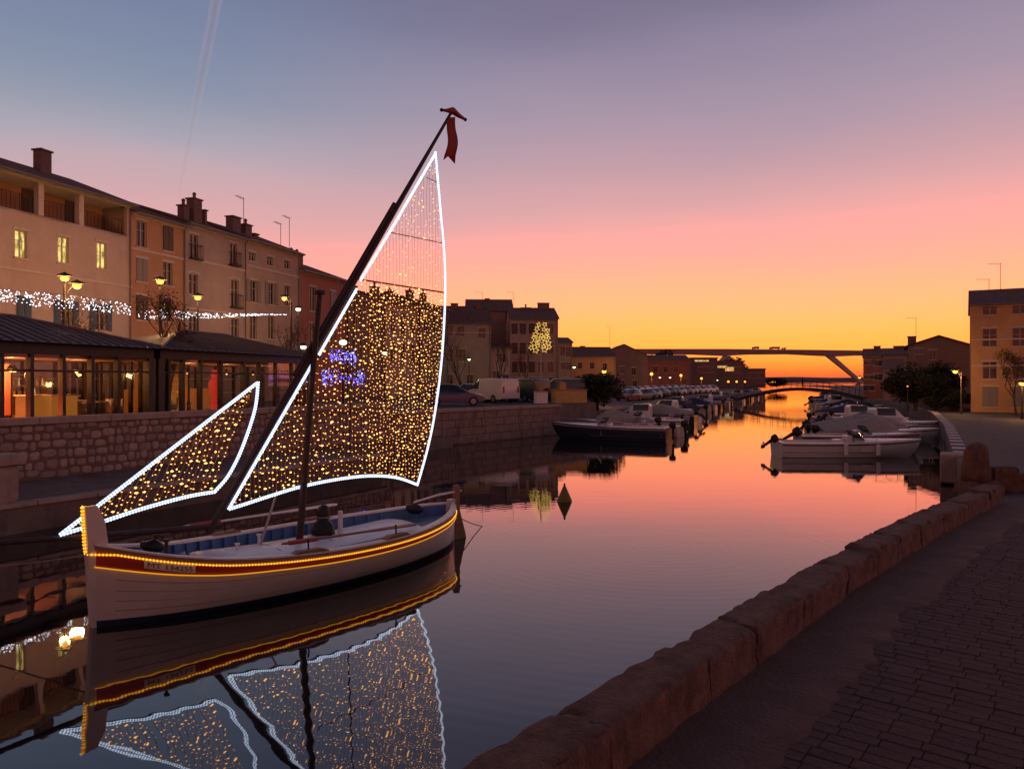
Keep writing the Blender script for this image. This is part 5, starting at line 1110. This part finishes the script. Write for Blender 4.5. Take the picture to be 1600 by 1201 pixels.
# ================================================================== motor boats
def motor_boat(label, P, rz, L_=5.5, B=2.1, fb=.75, col='white_gel', top='open', engine=True, cover=None, seed=0, group=None, fenders=0, tilt=None):
    rt = random.Random(seed); t_ = thing('motor_boat', label, 'boat', P, rz, group); n_ = 14; S = [i/n_ for i in range(n_+1)]
    wb_ = lambda v: B/2*(1-max(0,(v-.45)/.55)**2.3)*(.93+.07*min(v/.2,1)); zg = lambda v: fb*(.92+.30*max(0,v-.3)**1.3); xk = lambda v: L_*v
    hl_ = MB()
    for sg in (-1, 1):
        hl_.loft([[(xk(v), sg*max(wb_(v),.02), zg(v)), (xk(v), sg*max(wb_(v),.02)*1.01, zg(v)-.10), (xk(v)-.10*v*v*L_*.3, sg*max(wb_(v)*(.93-.12*v),.015), zg(v)*.45), (xk(v)-.16*v*v*L_*.45, sg*max(wb_(v)*(.84-.35*v*v),.01), .02), (xk(v)-.2*v*v*L_*.5, 0, -.22)] for v in S])
    hl_.add([(0,-wb_(0),zg(0)),(0,wb_(0),zg(0)),(0,wb_(0)*.84,.02),(0,0,-.22),(0,-wb_(0)*.84,.02)], [(0,1,2,3,4)])
    hl_.build('hull', col, t_, smooth=True)
    for sg in (-1, 1): MB().tube([(xk(v), sg*(wb_(v)+.012), zg(v)-.11) for v in S], .03, 5).build('rub_strip', 'black' if col != 'navy_gel' else 'frame_paint', t_)
    # side decks, cockpit floor and foredeck
    for sg in (-1, 1): MB().loft([[(xk(v), sg*wb_(v), zg(v)+.004), (xk(v), sg*max(wb_(v)-.22,0), zg(v)+.02), (xk(v), sg*max(wb_(v)-.24,0), .32)] for v in S if v <= .62]).build('side_deck', 'white_gel', t_)
    MB().add([(0,-wb_(0),.31),(L_*.62,-wb_(.6),.31),(L_*.62,wb_(.6),.31),(0,wb_(0),.31)], [(0,1,2,3)]).build('cockpit_floor', 'cream_gel', t_)
    MB().add([(.05,-wb_(0),zg(0)),(.05,wb_(0),zg(0)),(.25,wb_(0),zg(0)),(.25,-wb_(0),zg(0)),(.25,-wb_(0),.31),(.25,wb_(0),.31)], [(0,1,2,3),(3,2,5,4)]).build('transom_deck', 'white_gel', t_)
    fd = MB(); fd.loft([[(xk(v), y*max(wb_(v),.02), zg(v)+.01+.14*(1-y*y)*(1-v)*2) for y in (-1,-.6,-.2,.2,.6,1)] for v in [.52+.48*i/8 for i in range(9)]]); fd.build('foredeck', 'white_gel', t_, smooth='all')
    MB().add([(L_*.52, y*wb_(.52), zg(.52)+.01+.14*(1-y*y)*.96) for y in (-1,-.6,-.2,.2,.6,1)]+[(L_*.52,wb_(.52),.31),(L_*.52,-wb_(.52),.31)], [(0,1,2,3,4,5,6,7)]).build('bulkhead', 'cream_gel', t_)
    x0 = L_*.52; zc = zg(.5)+.10
    if top in ('open','screen'):
        k_ = 8; MB().loft([[(x0+.35+.25*math.cos(a)-.1, wb_(.5)*.78*math.sin(a), zc), (x0+.10+.2*math.cos(a)-.1, wb_(.5)*.70*math.sin(a), zc+.38)] for a in [R(-80)+R(160)*i/k_ for i in range(k_+1)]]).build('windscreen', 'tint', t_, smooth='all')
        MB().bevbox(x0-.9,x0-.45,-.35,.35,.32,.85,.05).build('seat', 'canvas_tan' if seed % 2 else 'white_gel', t_); MB().bevbox(x0-.35,x0-.05,-.4,.4,.32,1.05,.05).build('console', 'white_gel', t_)
    if top == 'cabin':
        b_ = wb_(.5)*.80; rg_ = [[(x,-b_*q,zc-.12),(x,-b_*q,zc+h*.45),(x,-b_*q*.86,zc+h),(x,b_*q*.86,zc+h),(x,b_*q,zc+h*.45),(x,b_*q,zc-.12)] for x, h, q in ((x0-1.3,.80,1),(x0-1.15,.95,1),(x0+.1,.92,1),(x0+.75,.30,.8),(x0+1.1,.12,.5))]
        MB().loft(rg_, closed=True, caps=True, mif=lambda i, j: 1 if (j in (1,3) and i in (1,)) or (j == 2 and i == 2) else 0).build('cabin', ['white_gel','tint'], t_, smooth=True)
    if top == 'cover':
        b_ = wb_(.4)*.97; MB().loft([[(x, y*b_*q, zg(.3)+.03+h*(1-abs(y)**1.7)+.03*mn.noise((x*2,y*2,seed))) for y in (-1,-.75,-.4,0,.4,.75,1)] for x, h, q in ((.1,.15,.97),(.7,.30,1),(1.6,.42,1),(L_*.5,.85,1),(L_*.62,.75,.95),(L_*.75,.28,.72))]).build('cover', cover or 'canvas_tan', t_, smooth='all')
    if engine:
        og = thing('outboard_motor', None, None); og.parent = t_; og.location = (-.10,rt.uniform(-.1,.1),fb-.05); tilt_ = tilt if tilt is not None else rt.choice((0,.05,.1,.75,.95)); og.rotation_euler = (0, tilt_, rt.uniform(-.25,.25)); es_ = rt.uniform(.75,1.05); og.scale = (es_,es_,es_)
        m_ = MB(); m_.loft([[(x*q-.12, y*w2, z) for x, y in ((.05,-1),(.22,-1),(.30,-.5),(.30,.5),(.22,1),(.05,1),(-.10,.9),(-.22,.4),(-.22,-.4),(-.10,-.9))] for z, w2, q in ((-.06,.10,.7),(.04,.15,1),(.24,.16,1),(.34,.13,.85),(.38,.06,.5))], closed=True, caps=True)
        m_.build('cowl', rt.choice(('black','black','grey_gel')), og, smooth=True)
        m_ = MB(); m_.loft([[(x,-w2,z),(x+c_,-w2,z),(x+c_,w2,z),(x,w2,z)] for z, x, c_, w2 in ((-.05,-.22,.22,.07),(-.35,-.22,.18,.045),(-.72,-.22,.15,.03),(-.78,-.30,.28,.045),(-.86,-.28,.24,.04),(-1.0,-.2,.1,.01))], closed=True, caps=True); m_.build('leg', 'black', og)
        MB().box(-.40,-.06,-.09,.09,-.66,-.64).build('plate', 'black', og)
        for q_ in range(3): a_ = q_*2.094; MB().add([(-.33,.02*math.cos(a_),-.82+.02*math.sin(a_)),(-.36,.13*math.cos(a_-.3),-.82+.13*math.sin(a_-.3)),(-.31,.13*math.cos(a_+.3),-.82+.13*math.sin(a_+.3))], [(0,1,2)]).build('propeller_blade', 'black', og)
    for i in range(fenders):
        x_ = L_*(.42+.22*i); MB().bevbox(x_-.1,x_+.1,-wb_(x_/L_)-.16,-wb_(x_/L_)-.02,.12,zg(.4)-.06,.05).build('fender', 'white_paint', t_)
    if rt.random() < .6:
        MB().tube([(xk(v), wb_(v)*.86, zg(v)+.32) for v in (.62,.75,.88,.97)]+[(xk(v), -wb_(v)*.86, zg(v)+.32) for v in (.97,.88,.75,.62)], .013, 5).build('bow_rail', 'rim', t_)
        for v in (.64,.8,.94):
            for sg in (-1,1): MB().tube([(xk(v), sg*wb_(v)*.86, zg(v)), (xk(v), sg*wb_(v)*.86, zg(v)+.32)], .012, 5).build('rail_post', 'rim', t_)
    return t_
# right-hand row, bows to the quay
p = G(1216,712); motor_boat('white motor boat with two hanging fenders and a tilted black outboard beside the quay edge', (p.x-.1, p.y, 0), -.05, 7.1, 2.3, .80, 'white_gel', 'screen', True, seed=2, fenders=2, tilt=.95)
RB = [(1246,700,'low grey open boat between the fendered boat and the covered cabin boat',5.6,'grey_gel','open',None,3),(1262,683,'cream covered boat just beyond the second white boat',6.0,'cream_gel','cover','canvas_tan',8),(1282,670,'dark-hulled open boat in the middle of the right row',5.8,'navy_gel','open',None,10),
      (1268,690,'white cabin motor boat moored second from the round-topped pillar',6.4,'white_gel','cover','canvas_tan',4),(1300,676,'white boat with a raised cabin and tinted windows behind the covered boat',6.6,'white_gel','cabin',None,5),
      (1268,665,'grey open boat with a black engine behind the raised-cabin boat',5.4,'grey_gel','open',None,6),(1275,656,'cream boat under a dark blue cover in the right row',5.6,'cream_gel','cover','canvas_blue',7),(1290,649,'white open boat with a tinted screen further along the right row',5.6,'white_gel','open',None,9)]
for x, y, lab, l, c, tp_, cv, sd_ in RB:
    p = G(x, y); motor_boat(lab, (p.x, p.y, 0), -.12, l*1.16, 2.3, .82, c, tp_, True, cv, sd_)
for k_ in range(12):
    y = 644-k_*1.75; p = G(interp([(0,1283),(3,1277),(6,1268),(12,1262)], k_), y); hc, hn, tp_ = (('grey_gel','grey','open'),('white_gel','white','cover'),('cream_gel','cream','cabin'),('white_gel','white','open'))[k_%4]; motor_boat('small %s %s moored in the far part of the right row' % (hn, {'open':'open boat','cover':'covered boat','cabin':'cabin boat'}[tp_]), (p.x+rc.uniform(-.6,1.6), p.y, 0), -.25+rc.uniform(-.12,.12), rc.uniform(4.6,6.0), 2.1, rc.uniform(.65,.9), hc, tp_, rc.random() < .6, ('canvas_tan','canvas_blue')[k_%2], 20+k_, group='far boats of the right row')
# left-hand row, sterns to the channel
p = G(1046,690); motor_boat('long dark-hulled boat with a pale deck moored under the round evergreen', (p.x, p.y, 0), 2.72, 7.8, 2.4, .95, 'navy_gel', 'screen', True, seed=31)
LB = [(1054,682,'low cream open boat tied against the long dark-hulled boat','cream_gel','open',None,32),(1070,669,'grey open boat between the white open boat and the tan-covered boat','grey_gel','open',None,38),(1084,660,'white boat under a tan cover in the middle of the left row','white_gel','cover','canvas_tan',39),
      (1062,674,'white open boat beside the long dark-hulled boat','white_gel','open',None,33),(1078,664,'dark boat with a tan cover next in the left row','navy_gel','cover','canvas_tan',34),(1090,656,'white cabin boat in the left row by the parked cars','white_gel','cabin',None,35),
      (1102,650,'grey boat under a blue cover in the left row','grey_gel','cover','canvas_blue',36),(1112,645,'cream open boat after the blue-covered boat','cream_gel','open',None,37)]
for x, y, lab, c, tp_, cv, sd_ in LB:
    p = G(x, y); motor_boat(lab, (p.x+rc.uniform(-.7,.5), p.y, 0), 2.75+rc.uniform(-.15,.15), rc.uniform(5.4,6.8), 2.3, rc.uniform(.75,1.0), c, tp_, True, cv, sd_)
for k_ in range(15):
    y = 641-k_*1.6; p = G(1119+k_*5.4, y); hc, hn, tp_ = (('white_gel','white','cover'),('grey_gel','grey','open'),('navy_gel','dark','cabin'),('cream_gel','cream','open'))[k_%4]; motor_boat('small %s %s moored in the far part of the left row' % (hn, {'open':'open boat','cover':'covered boat','cabin':'cabin boat'}[tp_]), (p.x+rc.uniform(-1.2,.5), p.y, 0), 2.72+rc.uniform(-.12,.12), rc.uniform(4.8,6.2), 2.1, rc.uniform(.7,1.0), hc, tp_, rc.random() < .6, ('canvas_blue','canvas_tan')[k_%2], 50+k_, group='far boats of the left row')

# boats squeezed in between the larger ones of both rows
KINDS = (('white_gel','white','cover'),('cream_gel','cream','open'),('white_gel','white','cabin'),('grey_gel','grey','open'),('navy_gel','dark','cover'),('white_gel','white','open'),('cream_gel','cream','cover'))
NM = {'open':'open boat','cover':'covered boat','cabin':'cabin boat'}
for k_, D in enumerate((53.5,58.2,62.6,67.8,71.5,76.2,80,84.5,88.6,92.5)):
    hc, hn, tp_ = KINDS[k_ % 7]; x_ = 9.7+(D-47.5)*.325-rc.uniform(1.2,2.4)
    motor_boat('small %s %s squeezed between larger boats of the left row' % (hn, NM[tp_]), (x_, D, 0), 2.75+rc.uniform(-.2,.2), rc.uniform(4.6,5.8), 2.0, rc.uniform(.7,1.05), hc, tp_, k_ % 2 == 0, ('canvas_tan','canvas_blue')[k_ % 2], 70+k_, 'fill-in boats of the left row')
for k_, D in enumerate((45.4,53.4,58,62.3,68.4,78,88)):
    hc, hn, tp_ = KINDS[(k_+6) % 7]; x_ = interp([(38,14.6),(48,18.4),(60,24),(90,36)], D)+rc.uniform(.3,1.6)
    motor_boat('small %s %s squeezed between larger boats of the right row' % (hn, NM[tp_]), (x_, D, 0), -.12+rc.uniform(-.12,.12), rc.uniform(5.4,6.6), 2.0, rc.uniform(.75,1.0), hc, tp_, k_ % 2 == 0, ('canvas_tan','canvas_blue')[k_ % 2], 90+k_, 'fill-in boats of the right row')

# ================================================================== footbridge with a person, and the motorway viaduct
fb_ = thing('footbridge', 'low arched footbridge with thin railings across the canal', 'bridge', (0,118,0))
bx0, bx1 = A(1150,600,118).x, A(1352,600,118).x
def arch_z(x): v = (x-bx0)/(bx1-bx0); return 1.15+1.55*math.sin(math.pi*v)
xs_ = [bx0+(bx1-bx0)*i/20 for i in range(21)]
MB().loft([[(x,-1.1,arch_z(x)-.45),(x,-1.1,arch_z(x)),(x,1.1,arch_z(x)),(x,1.1,arch_z(x)-.45)] for x in xs_], closed=True, caps=True).build('deck', 'bridge_paint', fb_)
for sg in (-1,1):
    MB().tube([(x,sg*1.05,arch_z(x)+1.0) for x in xs_], .04, 5).build('handrail', 'iron', fb_); MB().tube([(x,sg*1.05,arch_z(x)+.5) for x in xs_], .02, 4).build('mid_rail', 'iron', fb_)
    for x in xs_: MB().tube([(x,sg*1.05,arch_z(x)-.02),(x,sg*1.05,arch_z(x)+1.0)], .03, 5).build('rail_post', 'iron', fb_)
def person(label, P, rz):
    bm = bmesh.new(); V = [bm.verts.new(v) for v in ((0,0,.95),(0,0,1.2),(0,0,1.42),(0,.01,1.52),(0,.02,1.66),(.1,0,.9),(.12,.06,.48),(.13,.0,.06),(.13,.16,.03),(-.1,0,.9),(-.12,-.05,.48),(-.13,-.14,.06),(-.13,.0,.03),(.2,0,1.38),(.25,.02,1.1),(.24,.12,.88),(-.2,0,1.38),(-.25,-.02,1.1),(-.24,.06,.88))]
    for a, b in ((0,1),(1,2),(2,3),(3,4),(0,5),(5,6),(6,7),(7,8),(0,9),(9,10),(10,11),(11,12),(2,13),(13,14),(14,15),(2,16),(16,17),(17,18)): bm.edges.new((V[a],V[b]))
    me = bpy.data.meshes.new('person'); bm.to_mesh(me); bm.free(); me.materials.append(M['dark_cloth']); o = bpy.data.objects.new('person', me); COL.objects.link(o)
    sk = o.modifiers.new('skin','SKIN'); rr = (.15,.15,.15,.055,.10,.09,.065,.045,.035,.09,.065,.045,.035,.07,.05,.04,.07,.05,.04)
    for v, r in zip(me.skin_vertices[0].data, rr): v.radius = (r, r)
    me.skin_vertices[0].data[0].use_root = True; sb_ = o.modifiers.new('sub','SUBSURF'); sb_.levels = 1; sb_.render_levels = 1
    o.location = P; o.rotation_euler.z = rz; return tag(o, label, 'person')
px_ = A(1254,600,118).x; person('person in dark clothes walking over the top of the footbridge', (px_, 118, arch_z(px_)), 1.3)
vd = thing('viaduct', 'long flat motorway viaduct on slanted legs spanning the sunset horizon', 'bridge', (0,1170,0))
vx = lambda x: (x-CX)/F*1170; vz = lambda y: H-(y-HY)/F*1170
VP = [(850,546,553),(1000,546.5,553.5),(1080,546.5,554),(1130,546.5,556),(1170,547,554),(1230,547.5,553.5),(1280,548,556),(1305,548.5,557),(1340,549,555.5),(1460,550.5,557)]
MB().loft([[(vx(x),-9,vz(y0)),(vx(x),-5,vz(y1)),(vx(x),5,vz(y1)),(vx(x),9,vz(y0)),(vx(x),9,vz(y0)+1.2),(vx(x),-9,vz(y0)+1.2)] for x, y0, y1 in VP], closed=True, caps=True).build('deck', 'concrete', vd)
for a, b in (((1296,556),(1352,603)),((1136,556),(1090,603))):
    MB().loft([[(vx(x)-w_,-4,vz(y)),(vx(x)+w_,-4,vz(y)),(vx(x)+w_,4,vz(y)),(vx(x)-w_,4,vz(y))] for x, y, w_ in ((b[0],b[1],3.0),((a[0]+b[0])/2,(a[1]+b[1])/2,4.0),(a[0],a[1],5.5))], closed=True, caps=True).build('slanted_leg', 'concrete', vd)
for x in (900,1420): MB().box(vx(x)-4,vx(x)+4,-4,4,0,vz(555)).build('pier', 'concrete', vd)
def lorry(label, x, L_, h):
    t_ = thing('lorry', label, 'lorry', (vx(x),1170-3,vz(interp([(q[0],q[1]) for q in VP],x))+1.2)); MB().bevbox(2.9,2.9+L_,-1.25,1.25,1.0,h,.1).build('box_body', 'car_grey', t_); MB().bevbox(0,2.4,-1.2,1.2,.5,h*.85,.15).build('cab', 'car_black', t_)
    for q in (1.2, 4.2, L_+1): MB().tube([(q,-1.25,.5),(q,1.25,.5)], .5, 12).build('axle', 'tyre', t_)
lorry('lorry crossing the viaduct above the small flat block', 1174, 8, 4.2); lorry('longer lorry following on the viaduct', 1201, 13, 4.2); lorry('small lorry behind the longer lorry on the viaduct', 1220, 4, 3.0)

# ================================================================== right bank houses, trees and lamps
GB = 1.0
by_px('tall ochre house lit by a street lamp on the right bank', 1517, 1680, 68, 476, 'plaster_ochre', [(x_,y0,y1,1.1,kw) for x_, kws in ((1548,0),(1596,1)) for y0, y1, kw in ((479,493,dict(kind='dark')),(514,542,{}),(565,592,{}),(604,635,dict(shut=('shutter_grey',True))))], rise=1.7, rz=-.53, dep=12, base=GB, ants=((1570,2.6),(1550,1.2)), band=(7.3,5.0), name='town_house')
by_px('brown windowless house with a stepped roof behind the dark tree', 1419, 1516, 84, 541, 'plaster_brown', [(1458,548,562,.7,Dk),(1436,545,553,.7,Dk)], rise=1.0, roof='cross', rz=-.48, dep=10, base=GB, ants=((1432,2.5),), chims=((1425,1.2,.8,0),))
by_px('beige house with tall closed shutters beside the brown house', 1380, 1420, 104, 554, 'plaster_beige', [(1389,560,578,1.2,dict(shut=('shutter_grey',True))),(1404,560,578,1.2,dict(shut=('shutter_grey',True))),(1389,592,612,1.3,Dk),(1405,592,612,1.3,Dk)], rise=.9, rz=-.45, dep=10, base=GB, chims=((1405,1.8,.9,0),))
by_px('red house at the canal corner under the end of the viaduct', 1350, 1380, 120, 556, 'plaster_red', [(1358,563,570,1.6,Dk),(1372,563,572,1.4,Dk),(1358,586,592,1.6,Dk),(1372,584,594,1.4,Dk),(1358,602,610,1.6,Dk)], rise=1.2, rz=-.42, dep=12, base=GB, chims=((1372,1.4,1.2,0),(1364,.9,.6,0)))
leafy('broad dark tree standing before the brown house', (A(1430,600,72).x, 72, GB), 2.7, 1.9, 61, 7000, stem=.5, ls=.16)
leafy('dark tree joined to the broad tree near the street lamp', (A(1462,600,75).x, 75, GB), 2.7, 2.0, 62, 6500, stem=.4, ls=.16)
leafy('dark clipped hedge bush at the foot of the brown house', (A(1487,600,70).x, 70, GB), 2.3, 1.0, 63, 5500, name='bush', stem=.05, ls=.13)
bare_tree('small tree with red-brown leaves before the ochre house', (A(1588,600,60).x, 60, GB), 5.0, 66, leaves=14, trunk=.10)
lamp_px('street lamp on a bent arm at the corner of the ochre house', 1502, 581, 64, 'sodium', 420, SOD, z0=GB, arm=-.5, az=0)
lamp_px('street lamp before the small leafy tree on the right bank', 1597, 600, 55, 'sodium', 420, SOD, z0=GB)
lamp_px('orange lamp at the canal corner under the viaduct leg', 1343, 590, 114, 'sodium_far', 120, SOD, z0=GB, rad=.26)
lamp_px('dim small lamp inside the dark tree shade', 1418, 604, 70, 'sodium_far', 0, SOD, z0=GB, rad=.09)
